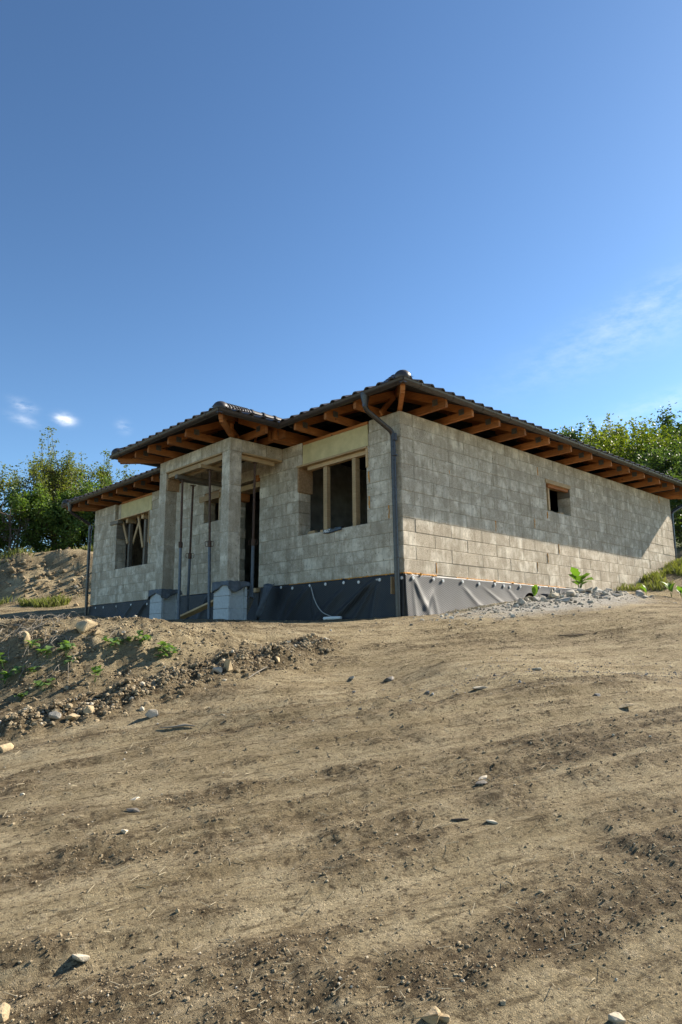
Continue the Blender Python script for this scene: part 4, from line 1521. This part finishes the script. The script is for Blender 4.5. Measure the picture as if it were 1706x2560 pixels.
stick([(-6.577, -6.051, 0.003), (-6.558, -6.080, 0.007), (-6.518, -6.103, 0.003)], [0.003, 0.006, 0.003], 'bark', 'short dark stick lying on the track, right of centre')
stick([(-6.540, -3.355, 0.004), (-6.471, -3.417, 0.012), (-6.390, -3.459, 0.014), (-6.330, -3.505, 0.012)], [0.003, 0.006, 0.009, 0.004], 'dry_twig', 'crooked piece of wood on the track below the bank')
stick([(-5.094, -2.452, 0.02), (-4.925, -2.372, 0.04), (-4.792, -2.348, 0.06)], [0.004, 0.006, 0.003], 'dry_twig', 'pale straight twig across the clods below the bank')
stick([(-0.572, -3.255, 0.01), (-0.423, -3.377, 0.015), (-0.205, -3.465, 0.01)], [0.005, 0.008, 0.004], 'bark', 'thin dark stick on the track below the rubble heap')

# rubble heap beside the long wall
rr = random.Random(5)
rk = [rock_mesh('rubble_stone', rr.uniform(0.08, 0.19), rr.uniform(0.06, 0.13), rr.uniform(0.05, 0.10), 100 + i, MAT['grey_rock']) for i in range(10)]
for i in range(40):
    a, b = rr.gauss(0, 1), rr.gauss(0, 1)
    x, y = 4.3 + 1.35 * a, -1.02 + 0.30 * b
    if y > -0.35:
        y = -0.5 - rr.random() * 0.6
    o = link('rubble_stone', rk[i % 10], None, (x, y, gz(x, y) - 0.03), (rr.uniform(-0.5, 0.5), rr.uniform(-0.5, 0.5), rr.uniform(0, 6)))
    s = rr.uniform(0.55, 1.25)
    o.scale = (s, s, s)
    tag(o, 'pale grey broken stone in the rubble heap along the long wall', 'stone', 'stones of the rubble heap')
for x, y, mt, lb, sc in ((2.75, -0.75, 'tan_rock', 'reddish tan stone at the left end of the rubble heap', (0.15, 0.08, 0.07)), (4.05, -1.02, 'pale_rock', 'cream block on top of the rubble heap under the big leaf', (0.15, 0.10, 0.09)), (3.3, -1.0, 'pale_rock', 'long pale stone at the left of the rubble heap', (0.16, 0.09, 0.06))):
    tag(link('stone', rock_mesh('stone', *sc, int(x * 100), MAT[mt]), None, (x, y, gz(x, y) - 0.01), (0.1, 0.05, x)), lb, 'stone')
# black scrap behind the rubble
mb = MB()
vs, fs = [], []
for i in range(12):
    for j in range(10):
        t, s = i / 11, j / 9
        a = s * math.pi * 1.15
        vs.append((3.35 + 0.75 * t, -0.42 - 0.11 * math.cos(a) + 0.03 * math.sin(t * 7), gz(3.6, -0.42) + 0.02 + (0.14 + 0.04 * math.sin(t * 5 + 1)) * math.sin(a) * (0.6 + 0.6 * t) + 0.02 * math.sin(9 * t + 5 * s)))
for i in range(11):
    for j in range(9):
        p = i * 10 + j
        fs.append((p, p + 1, p + 11, p + 10))
o = tag(mb.add(vs, fs).build('membrane_scrap', MAT['underlay'], None, True), 'crumpled black membrane scrap behind the rubble heap', 'scrap')
so = o.modifiers.new('thick', 'SOLIDIFY')
so.thickness = 0.005
o = tag(link('stone', rock_mesh('stone', 0.13, 0.06, 0.17, 77, MAT['pale_rock']), None, (4.35, -0.35, gz(4.35, -0.35) - 0.03), (0, 0.2, 0.3)), 'pointed pale stone slab leaning by the wall behind the rubble', 'stone')


# crumbs, clods and small gravel: nobody could count them
def lump_bank():
    out = []
    for i in range(8):
        bm = bmesh.new()
        bmesh.ops.create_icosphere(bm, subdivisions=1, radius=1)
        for v in bm.verts:
            v.co *= rng.uniform(0.66, 1.18)
            v.co.z *= 0.8
        bm.verts.index_update()
        out.append((np.array([v.co[:] for v in bm.verts]), np.array([[v.index for v in f.verts] for f in bm.faces])))
        bm.free()
    return out


LUMPS = lump_bank()


def scatter(name, x, y, size, mat, label, cat, sink=0.3, z=None):
    z = ground_z(x, y) if z is None else z
    cos, fcs, off = [], [], 0
    which = nrg.integers(0, len(LUMPS), len(x))
    for k, (bv, bf) in enumerate(LUMPS):
        m = which == k
        n = int(m.sum())
        if not n:
            continue
        a = nrg.uniform(0, 2 * math.pi, n)
        s = size[m][:, None] * nrg.uniform(0.8, 1.2, (n, 3))
        v = bv[None] * s[:, None, :]
        ca, sa = np.cos(a)[:, None], np.sin(a)[:, None]
        X = v[..., 0] * ca - v[..., 1] * sa + x[m][:, None]
        Y = v[..., 0] * sa + v[..., 1] * ca + y[m][:, None]
        Z = v[..., 2] + z[m][:, None] + size[m][:, None] * (0.5 - sink)
        cos.append(np.stack([X, Y, Z], -1).reshape(-1, 3))
        fcs.append((bf[None] + (off + np.arange(n) * len(bv))[:, None, None]).reshape(-1, 3))
        off += n * len(bv)
    co, fc = np.concatenate(cos), np.concatenate(fcs)
    me = bpy.data.meshes.new(name)
    me.vertices.add(len(co))
    me.vertices.foreach_set('co', co.ravel())
    me.loops.add(fc.size)
    me.loops.foreach_set('vertex_index', fc.ravel())
    me.polygons.add(len(fc))
    me.polygons.foreach_set('loop_start', np.arange(len(fc)) * 3)
    me.update()
    me.validate()
    me.polygons.foreach_set('use_smooth', [False] * len(fc))
    me.materials.append(MAT[mat])
    return tag(link(name, me), label, cat, None, 'stuff')


def island_mat(name, stops, rough=0.95):
    m, nt, bs = newmat(name)
    g = nt.nodes.new('ShaderNodeNewGeometry')
    c = ramp(nt, g.outputs['Random Per Island'], *stops)
    f = noise(nt, g.outputs['Position'], 60, 4, 0.7)
    c = mix(nt, 1.0, c, ramp(nt, f, (0.3, 0.65), (0.7, 1.2)), 'MULTIPLY')
    setc(nt, bs, c, rough, 0.12)
    bump(nt, bs, f, 0.8, 0.01)
    MAT[name] = m


island_mat('crumb', ((0.0, (0.150, 0.115, 0.072)), (0.5, (0.270, 0.210, 0.132)), (0.965, (0.39, 0.312, 0.200)), (0.99, (0.52, 0.46, 0.36))))
island_mat('gravel', ((0.0, (0.20, 0.18, 0.145)), (0.5, (0.40, 0.365, 0.30)), (1.0, (0.60, 0.56, 0.48))))
island_mat('grey_gravel', ((0.0, (0.11, 0.105, 0.10)), (0.6, (0.26, 0.25, 0.235)), (1.0, (0.50, 0.48, 0.45))))
FH = np.array([0.68624, 0.72740])
RT = np.array([0.72740, -0.68624])


def fan(n, d0, d1, ang):
    d = d0 * (d1 / d0) ** nrg.random(n)
    t = np.tan(R(ang) * nrg.uniform(-1, 1, n))
    p = np.array([CAM.x, CAM.y]) + d[:, None] * FH + (d * t)[:, None] * RT
    keep = ~((p[:, 0] > -0.25) & (p[:, 1] > -0.25))
    return p[keep, 0], p[keep, 1], d[keep]


x, y, d = fan(75000, 1.5, 12.0, 33)
cl = loose(x, y)
k = nrg.random(len(x)) < 0.05 + 0.6 * cl ** 1.5
x, y, d = x[k], y[k], d[k]
sz = (0.0020 + 0.00052 * d) * np.exp(nrg.normal(0, 0.38, len(x)))
scatter('soil_crumbs', x, y, sz, 'crumb', 'loose brown soil crumbs strewn over the track', 'soil')
# churned clods along the foot of the bank and over its face
seg = np.array(BERM)
t = nrg.random(5200) * (len(seg) - 1)
i = t.astype(int)
p = seg[i] + (seg[np.minimum(i + 1, len(seg) - 1)] - seg[i]) * (t - i)[:, None] + nrg.normal(0, 0.15, (len(t), 2))
sz = 0.011 * np.exp(nrg.normal(0, 0.55, len(t))).clip(0.3, 2.7)
scatter('earth_clods', p[:, 0], p[:, 1], sz, 'crumb', 'churned earth clods along the foot of the bank', 'soil')
seg = np.array(BANK)
t = nrg.random(3200) * (len(seg) - 1)
i = t.astype(int)
p = seg[i] + (seg[np.minimum(i + 1, len(seg) - 1)] - seg[i]) * (t - i)[:, None] + nrg.normal(0, 0.45, (len(t), 2))
sz = 0.009 * np.exp(nrg.normal(0, 0.55, len(t))).clip(0.3, 3.0)
scatter('earth_clods', p[:, 0], p[:, 1], sz, 'crumb', 'earth clods crumbling down the face of the bank', 'soil')
seg = np.array(HEAP)
t = nrg.random(500) * (len(seg) - 1)
i = t.astype(int)
p = seg[i] + (seg[np.minimum(i + 1, len(seg) - 1)] - seg[i]) * (t - i)[:, None] + nrg.normal(0, 0.9, (len(t), 2))
sz = 0.04 * np.exp(nrg.normal(0, 0.6, len(t))).clip(0.3, 4.0)
scatter('earth_clods', p[:, 0], p[:, 1], sz, 'crumb', 'lumps of soil on the big earth heap behind the house', 'soil')
p = np.stack([nrg.normal(3.6, 1.9, 1500), -0.95 + nrg.normal(0, 0.45, 1500)], 1)
p = p[p[:, 1] < -0.12]
sz = 0.014 * np.exp(nrg.normal(0, 0.6, len(p))).clip(0.3, 4)
scatter('rubble_gravel', p[:, 0], p[:, 1], sz, 'gravel', 'pale grey gravel and mortar crumbs spread round the rubble heap', 'gravel')
a, b = nrg.normal(0, 1.5, 1500), nrg.normal(0, 0.38, 1500)
x, y = -2.7 + a * TD[0] - b * TD[1], -5.0 + a * TD[1] + b * TD[0]
scatter('track_gravel', x, y, 0.0050 * np.exp(nrg.normal(0, 0.4, len(x))), 'grey_gravel', 'grey gravel band pressed into the track at the right', 'gravel')

# straw and root bits
mb = MB()
x, y, d = fan(700, 1.7, 9.0, 32)
z = ground_z(x, y)
for i in range(len(x)):
    a = rng.uniform(0, 6.28)
    l = (0.012 + 0.007 * d[i]) * rng.uniform(0.5, 1.8)
    w = 0.0009 + 0.00022 * d[i]
    p, q = Vector((x[i], y[i], z[i] + 0.003)), Vector((x[i] + math.cos(a) * l, y[i] + math.sin(a) * l, z[i] + 0.003 + rng.uniform(0, 0.4) * l))
    mb.bar(p, q, w, w)
tag(mb.build('straw_bits', MAT['straw']), 'bits of dry straw and roots scattered over the soil', 'straw', None, 'stuff')
mb = MB()
for i in range(80):
    cx, cy = -6.508, -0.320
    cx, cy = cx + rng.gauss(0, 0.28), cy + rng.gauss(0, 0.20)
    if i % 3 == 0:
        cx, cy = -6.423, -0.903
        cx, cy = cx + rng.gauss(0, 0.22), cy + rng.gauss(0, 0.15)
    a = rng.uniform(0, 6.28)
    pth = []
    zz = gz(cx, cy)
    for k in range(6):
        pth.append((cx, cy, zz + 0.01 + 0.07 * math.sin(k * 0.6) * rng.uniform(0.3, 1)))
        a += rng.gauss(0, 0.4)
        s = rng.uniform(0.03, 0.08)
        cx += math.cos(a) * s
        cy += math.sin(a) * s
        zz = gz(cx, cy)
    mb.tube(pth, 0.003, 4, False, [0.0034, 0.003, 0.0026, 0.0022, 0.0018, 0.0012])
tag(mb.build('root_tangle', MAT['dry_twig'], None, True), 'tangle of dry roots on top of the bank at the left', 'roots', None, 'stuff')

# ------------------------------------------------------------------ weeds
def leaf_mesh(name, L, W, mat, fold=0.25, lobes=0):
    vs, fs = [], []
    n = 6
    for i in range(n + 1):
        t = i / n
        w = W * (math.sin(math.pi * min(1, t * 0.94 + 0.06)) ** 0.8) * (1.0 + (0.18 * (-1) ** i if lobes else 0)) if i < n else 0.001
        z = 0.18 * L * math.sin(t * 2.2) - 0.16 * L * t * t
        vs += [(t * L, w, z + fold * w), (t * L, 0, z), (t * L, -w, z + fold * w)]
    for i in range(n):
        p = i * 3
        fs += [(p, p + 1, p + 4, p + 3), (p + 1, p + 2, p + 5, p + 4)]
    return MB().add(vs, fs).mesh(name, MAT[mat], True)


lf_small = [leaf_mesh('leaf', 0.095, 0.030, 'leaf_weed', 0.25, 1), leaf_mesh('leaf', 0.08, 0.026, 'leaf_weed', 0.15, 1)]


def weed(x, y, h, n, label, spread=1.0, group='weeds on the earth bank', scale=1.0, meshes=lf_small, mat='leaf_weed', lean=None):
    z = gz(x, y) - 0.01
    root = tag(empty('weed', (x, y, z)), label, 'weed', group)
    mb = MB()
    stems = max(1, n // 6)
    for s in range(stems):
        a = rng.uniform(0, 6.28)
        r = spread * rng.uniform(0.02, 0.09)
        tip = Vector((math.cos(a) * r, math.sin(a) * r, h * rng.uniform(0.7, 1.1)))
        mb.tube([(0, 0, 0), tip * 0.5 + Vector((rng.uniform(-.01, .01), rng.uniform(-.01, .01), 0)), tip], 0.003, 5, False, [0.0035, 0.003, 0.002])
        for k in range(max(3, n // stems)):
            t = rng.uniform(0.45, 1.0)
            b = a + rng.uniform(-3.1, 3.1)
            o = link('leaf', meshes[k % len(meshes)], root, tip * t, (rng.uniform(-0.4, 0.4), rng.uniform(-0.5, 0.35), b))
            sc = scale * rng.uniform(0.6, 1.15)
            o.scale = (sc, sc, sc)
    mb.build('stem', MAT[mat], root, True)
    return root


weed(-6.350, -1.092, 0.16, 26, 'largest leafy weed on the bank, below the angular tan stone', 1.4)
weed(-6.358, -1.195, 0.07, 10, 'low weed just below the largest weed on the bank', 1.2)
weed(-6.493, -0.984, 0.09, 12, 'shaded weed left of the largest weed on the bank')
weed(-6.241, -1.550, 0.13, 12, 'lone bright weed low on the bank, separate from the rest', 0.6)
weed(-6.722, -1.062, 0.10, 14, 'shaded fern-like weed at mid height near the left edge', 1.2)
weed(-6.649, -1.375, 0.10, 12, 'shaded weed low on the bank above the clods')
weed(-6.824, -0.772, 0.12, 14, 'dark green weed cut by the left edge, upper one')
weed(-6.868, -0.948, 0.12, 14, 'dark green weed cut by the left edge, lower one')
weed(-6.843, -1.333, 0.07, 8, 'smallest shaded weed above the ochre stones')
weed(-6.588, -0.766, 0.06, 8, 'weed at the foot of the upright stone slab')
weed(-5.889, -1.174, 0.08, 14, 'leftmost weed of the bright patch on the bank top', 1.2)
weed(-5.791, -1.215, 0.10, 18, 'second bright weed of the patch on the bank top', 1.3)
weed(-5.675, -1.341, 0.13, 22, 'tallest bright weed of the patch on the bank top', 1.4)
weed(-5.532, -1.448, 0.11, 14, 'bright weed hanging below the patch on the bank top')
weed(-5.424, -1.547, 0.12, 18, 'rightmost bright weed on the bank, with broad leaves', 1.2)
weed(-5.610, -1.556, 0.09, 10, 'pale small weed lowest in the bright patch')
lf_big = [leaf_mesh('leaf', 0.30, 0.135, 'leaf_big', 0.10, 1), leaf_mesh('leaf', 0.34, 0.14, 'leaf_big', 0.2, 1)]
bx, by = 4.75, -0.80
root = tag(empty('broadleaf_plant', (bx, by, gz(bx, by) - 0.02)), 'big bright green broad-leaved plant growing out of the rubble heap', 'plant')
sm = MB()
for a, h, tilt, s in ((2.6, 0.26, -1.15, 1.15), (2.2, 0.22, -0.7, 0.9), (-0.6, 0.18, -0.25, 1.15), (0.2, 0.16, -0.35, 0.95), (-2.4, 0.20, -0.45, 1.05), (-1.6, 0.13, -0.2, 0.9), (3.0, 0.13, -0.3, 0.9), (-1.1, 0.24, -0.6, 0.9)):
    tip = Vector((math.cos(a) * 0.06, math.sin(a) * 0.06, h))
    sm.tube([(0, 0, 0), tip * 0.55, tip], 0.008, 6, False, [0.010, 0.008, 0.006])
    o = link('leaf', lf_big[0], root, tip, (rng.uniform(-0.3, 0.3), tilt, a))
    s *= 0.82
    o.scale = (s, s, s)
sm.build('stem', MAT['leaf_big'], root, True)
lf_mid = [leaf_mesh('leaf', 0.22, 0.06, 'leaf_big', 0.3, 0), leaf_mesh('leaf', 0.17, 0.05, 'leaf_big', 0.3, 0)]


def tuft_plant(x, y, lab, n=4, s=1.0):
    root = tag(empty('seedling', (x, y, gz(x, y) - 0.01)), lab, 'plant', 'bright seedlings by the long wall')
    mb = MB()
    for i in range(n):
        a = rng.uniform(0, 6.28)
        tip = Vector((math.cos(a) * 0.03, math.sin(a) * 0.03, 0.10 * s * rng.uniform(0.7, 1.3)))
        mb.tube([(0, 0, 0), tip], 0.004, 5, False)
        o = link('leaf', lf_mid[i % 2], root, tip, (rng.uniform(-0.3, 0.3), rng.uniform(-1.2, -0.5), a))
        o.scale = (s, s, s)
    mb.build('stem', MAT['leaf_big'], root, True)


tuft_plant(7.75, -0.95, 'bright seedling at the foot of the grassy bank, left one', 3, 1.2)
tuft_plant(8.45, -1.25, 'tall bright seedling at the foot of the grassy bank, near the right edge', 4, 1.5)
tuft_plant(8.62, -1.42, 'bright seedling at the grassy bank cut by the right edge', 4, 1.2)
tuft_plant(3.02, -0.72, 'small bright seedling at the left end of the rubble', 3, 1.0)

# ------------------------------------------------------------------ grass
def grass(name, x, y, h, mat, label):
    z = ground_z(x, y)
    n = len(x)
    a = nrg.uniform(0, 2 * math.pi, n)
    w = 0.003 + 0.022 * h
    ln = nrg.uniform(0.1, 0.7, n) * h
    b = nrg.uniform(0, 2 * math.pi, n)
    v0 = np.stack([x - np.cos(a) * w, y - np.sin(a) * w, z - 0.02], 1)
    v1 = np.stack([x + np.cos(a) * w, y + np.sin(a) * w, z - 0.02], 1)
    v2 = np.stack([x + np.cos(b) * ln * 0.4 + np.cos(a) * w * 0.6, y + np.sin(b) * ln * 0.4 + np.sin(a) * w * 0.6, z + h * 0.6], 1)
    v3 = np.stack([x + np.cos(b) * ln, y + np.sin(b) * ln, z + h], 1)
    co = np.stack([v0, v1, v2, v3], 1).reshape(-1, 3)
    me = bpy.data.meshes.new(name)
    me.vertices.add(len(co))
    me.vertices.foreach_set('co', co.ravel())
    me.loops.add(n * 4)
    me.loops.foreach_set('vertex_index', np.arange(n * 4))
    me.polygons.add(n)
    me.polygons.foreach_set('loop_start', np.arange(n) * 4)
    me.update()
    me.validate()
    me.materials.append(MAT[mat])
    tag(link(name, me), label, 'grass', None, 'stuff')


def patchy(x, y, s, thr, seed):
    k = vnoise(x * s, y * s, seed) + 0.5 * vnoise(x * s * 3, y * s * 3, seed + 1) > thr
    return x[k], y[k]


n = 30000
x, y = nrg.uniform(7.2, 16, n), nrg.uniform(-4.0, 0.0, n)
k = (y > -0.55 - 0.16 * (x - 7.2)) & (ground_z(x, y, False) > 0.02 - 0.35 * nrg.random(n) * (x > 9))
x, y = patchy(x[k], y[k], 1.2, -0.12, 120)
grass('bank_grass', x, y, nrg.uniform(0.04, 0.22, len(x)), 'grass', 'green grass on the slope at the far end of the long wall')
x, y = nrg.uniform(0.9, 3.7, 1500), nrg.normal(-0.24, 0.07, 1500)
k = y < -0.10
grass('dry_grass', x[k], y[k], nrg.uniform(0.015, 0.05, int(k.sum())), 'straw', 'dry yellow grass strip under the membrane of the long wall')
seg = np.array(HEAP)
t = nrg.random(18000) * (len(seg) - 1)
i = t.astype(int)
p = seg[i] + (seg[np.minimum(i + 1, len(seg) - 1)] - seg[i]) * (t - i)[:, None]
s = np.where(nrg.random(len(t)) < 0.5, nrg.normal(-2.0, 0.25, len(t)), nrg.normal(2.3, 0.6, len(t)))
p = p + s[:, None] * np.array([0.72, 0.69])
x, y = patchy(p[:, 0], p[:, 1], 0.7, 0.0, 130)
grass('heap_grass', x, y, nrg.uniform(0.05, 0.30, len(x)), 'grass', 'sparse grass along the foot and top of the earth heap')


# ------------------------------------------------------------------ trees
def make_tree(name, base, H, spread, nleaf, lsize, leafm, label, cat='tree', bare=0.22, upright=0.3, limbs=9, seed=1, trunk_r=None, group=None, lean=(0, 0)):
    r = random.Random(seed)
    nr_ = np.random.default_rng(seed)
    root = tag(empty(name, base), label, cat, group)
    tb = MB()
    tr = trunk_r or H * 0.022
    pts, rad = [], []
    n = 8
    for i in range(n + 1):
        t = i / n
        pts.append(Vector((lean[0] * t + 0.05 * H * math.sin(t * 3 + seed) * t, lean[1] * t + 0.04 * H * math.cos(t * 2.4 + seed) * t, -0.3 + H * 0.86 * t)))
        rad.append(tr * (1.15 - t) ** 0.9 + 0.012)
    tb.tube(pts, tr, 8, True, rad)
    anchors = []
    for k in range(limbs):
        t = bare + (0.95 - bare) * (k + r.random()) / limbs
        i = min(n - 1, int(t * n))
        p = pts[i].lerp(pts[i + 1], t * n - i)
        a = k * 2.4 + r.uniform(-0.5, 0.5)
        prof = math.sin(math.pi * min(1, 0.22 + 0.78 * (t - bare) / (1 - bare)) ** 0.85)
        L = spread * (0.35 + 0.65 * max(prof, 0)) * r.uniform(0.75, 1.15)
        d = Vector((math.cos(a), math.sin(a), r.uniform(0.15, 0.55)))
        lp, lr = [p], [tr * 0.42 * (1.1 - t) + 0.01]
        cur = p
        for s in range(5):
            d = (d + Vector((r.gauss(0, 0.18), r.gauss(0, 0.18), upright * 0.28 + r.gauss(0, 0.1)))).normalized()
            cur = cur + d * L / 5
            lp.append(cur)
            lr.append(lr[0] * (1 - (s + 1) / 5.6))
        tb.tube(lp, 0.05, 6, False, lr)
        for s in range(1, 6):
            for q in range(3):
                sd = (d * 0.35 + Vector((r.gauss(0, 0.8), r.gauss(0, 0.8), r.gauss(0.2 + upright, 0.5)))).normalized()
                sl_ = L * r.uniform(0.20, 0.42)
                sp = [lp[s]]
                c2 = lp[s]
                for w in range(4):
                    sd = (sd + Vector((r.gauss(0, 0.2), r.gauss(0, 0.2), upright * 0.35))).normalized()
                    c2 = c2 + sd * sl_ / 4
                    sp.append(c2)
                    anchors.append((c2, 1.0))
                tb.tube(sp, 0.02, 4, False, [lr[s] * 0.5 + 0.006, 0.012, 0.009, 0.006, 0.004])
    # leading shoots
    for q in range(int(5 + 9 * upright)):
        c2 = pts[-1 - (q % 3)] + Vector((r.gauss(0, spread * 0.25), r.gauss(0, spread * 0.25), 0))
        sd = Vector((r.gauss(0, 0.25), r.gauss(0, 0.25), 1)).normalized()
        sp = [pts[-1 - (q % 3)], c2]
        for w in range(5):
            sd = (sd + Vector((r.gauss(0, 0.08), r.gauss(0, 0.08), 0.2))).normalized()
            c2 = c2 + sd * H * 0.05 * r.uniform(0.6, 1.3) * (0.6 + upright)
            sp.append(c2)
            anchors.append((c2, 0.45))
        tb.tube(sp, 0.015, 4, False, [0.03, 0.02, 0.015, 0.012, 0.009, 0.006, 0.004])
    tb.build('trunk', MAT['bark'], root, True)
    if nleaf:
        an = np.array([v[:] for v, _ in anchors])
        sp_ = np.array([w for _, w in anchors])
        idx = nr_.integers(0, len(an), nleaf)
        sg = spread * 0.075 * sp_[idx]
        c = an[idx] + nr_.normal(0, 1, (nleaf, 3)) * sg[:, None]
        d1 = nr_.normal(0, 1, (nleaf, 3))
        d1[:, 2] *= 0.6
        d1 /= np.linalg.norm(d1, axis=1)[:, None]
        d2 = np.cross(d1, nr_.normal(0, 1, (nleaf, 3)))
        d2 /= np.linalg.norm(d2, axis=1)[:, None] + 1e-6
        L = (lsize * nr_.uniform(0.6, 1.3, nleaf))[:, None]
        q = np.stack([c - d1 * L * 0.5, c + d2 * L * 0.33, c + d1 * L * 0.55, c - d2 * L * 0.33], 1).reshape(-1, 3)
        me = bpy.data.meshes.new('crown')
        me.vertices.add(len(q))
        me.vertices.foreach_set('co', q.ravel())
        me.loops.add(nleaf * 4)
        me.loops.foreach_set('vertex_index', np.arange(nleaf * 4))
        me.polygons.add(nleaf)
        me.polygons.foreach_set('loop_start', np.arange(nleaf) * 4)
        me.update()
        me.validate()
        me.materials.append(MAT[leafm])
        link('crown', me, root)
    return root


def at(x, y, dz=-0.1):
    return (x, y, float(tps(np.array([x]), np.array([y]))[0]) + dz)


GL, GRt = 'trees and shrubs behind the earth heap', 'trees on the slope behind the house'
make_tree('fruit_tree', at(2.75, 23.5), 5.4, 2.1, 10000, 0.092, 'leaf_apple', 'tall fruit tree with upright leafy shoots behind the earth heap', upright=0.85, limbs=10, seed=3, group=GL)
make_tree('fruit_tree', at(0.6, 25.6), 5.4, 2.6, 12000, 0.092, 'leaf_apple', 'fruit tree with arching branches at the left edge', upright=0.25, limbs=10, seed=8, group=GL)
make_tree('fruit_tree', at(5.7, 25.0), 5.2, 2.2, 12000, 0.092, 'leaf_yellow', 'sunlit tree rising behind the left end of the roof', upright=0.8, limbs=10, seed=12, group=GL)
make_tree('fruit_tree', at(3.9, 25.6), 5.2, 2.4, 12000, 0.092, 'leaf_apple', 'lower tree between the tall fruit tree and the roof end', upright=0.6, limbs=9, seed=14, group=GL)
for i, (x, y, H, s, lm, lb) in enumerate([
        (1.0, 23.1, 3.5, 1.8, 'leaf_green', 'dense green shrub behind the dip in the heap crest'),
        (2.5, 22.4, 3.6, 1.7, 'leaf_green', 'bright green shrub below the tall fruit tree'),
        (3.7, 21.8, 3.9, 1.8, 'leaf_green', 'green shrub seen just left of the far downpipe'),
        (4.6, 21.4, 3.6, 1.7, 'leaf_green', 'green shrub under the left eave, right of the downpipe'),
        (-0.5, 24.6, 3.8, 2.0, 'leaf_apple', 'dark shrub at the left edge behind the heap'),
        (3.1, 24.6, 4.2, 2.0, 'leaf_apple', 'dark shrub in the shade behind the bright shrubs'),
        (5.4, 22.6, 3.4, 1.8, 'leaf_green', 'tall shrub hidden mostly by the left wing')]):
    make_tree('shrub', at(x, y), H, s, 10000, 0.11, lm, lb, 'shrub', bare=0.04, upright=0.35, limbs=11, seed=30 + i, trunk_r=0.05, group=GL)
make_tree('dead_shrub', at(0.35, 22.3), 2.6, 1.1, 0, 0.1, None, 'leafless grey shrub before the green ones at the left edge', 'shrub', bare=0.1, upright=0.3, limbs=9, seed=51, trunk_r=0.05)

for i, (x, y, H, s, nl, ls, lm, lb) in enumerate([
        (42.7, 17.6, 9.6, 3.4, 10000, 0.24, 'leaf_dark', 'far dark tree lowest at the left of the slope trees'),
        (38.5, 15.2, 9.2, 3.8, 11000, 0.22, 'leaf_dark', 'far dark tree second from left above the roof'),
        (36.5, 12.2, 8.6, 4.0, 10000, 0.20, 'leaf_apple', 'airy grey-green tree with gaps, tallest of the left slope trees'),
        (30.2, 8.4, 6.0, 4.2, 20000, 0.17, 'leaf_yellow', 'large yellow-green sunlit tree right above the roof slope'),
        (27.6, 5.6, 5.4, 3.8, 20000, 0.16, 'leaf_yellow', 'yellow-green tree at the right edge above the gutter'),
        (42.0, 10.2, 8.6, 4.4, 11000, 0.22, 'leaf_dark', 'tall dark tree behind the yellow-green ones at right'),
        (33.0, 5.0, 6.4, 4.0, 11000, 0.20, 'leaf_dark', 'dark tree cut by the right edge, highest of all')]):
    make_tree('slope_tree', at(x, y), H, s, nl, ls, lm, lb, bare=0.10, upright=0.0, limbs=15, seed=60 + i, group=GRt)
for i, (x, y, H, s, lb) in enumerate([(20.0, 3.2, 4.2, 2.2, 'dark shrub beyond the far end of the long wall'), (16.6, 1.2, 3.0, 1.8, 'dark green shrub on the grassy bank at the right edge'), (23.5, 3.6, 5.0, 2.6, 'shaded shrub under the yellow-green trees')]):
    make_tree('shrub', at(x, y), H, s, 8000, 0.12, 'leaf_dark', lb, 'shrub', bare=0.03, upright=0.3, limbs=11, seed=80 + i, trunk_r=0.05)
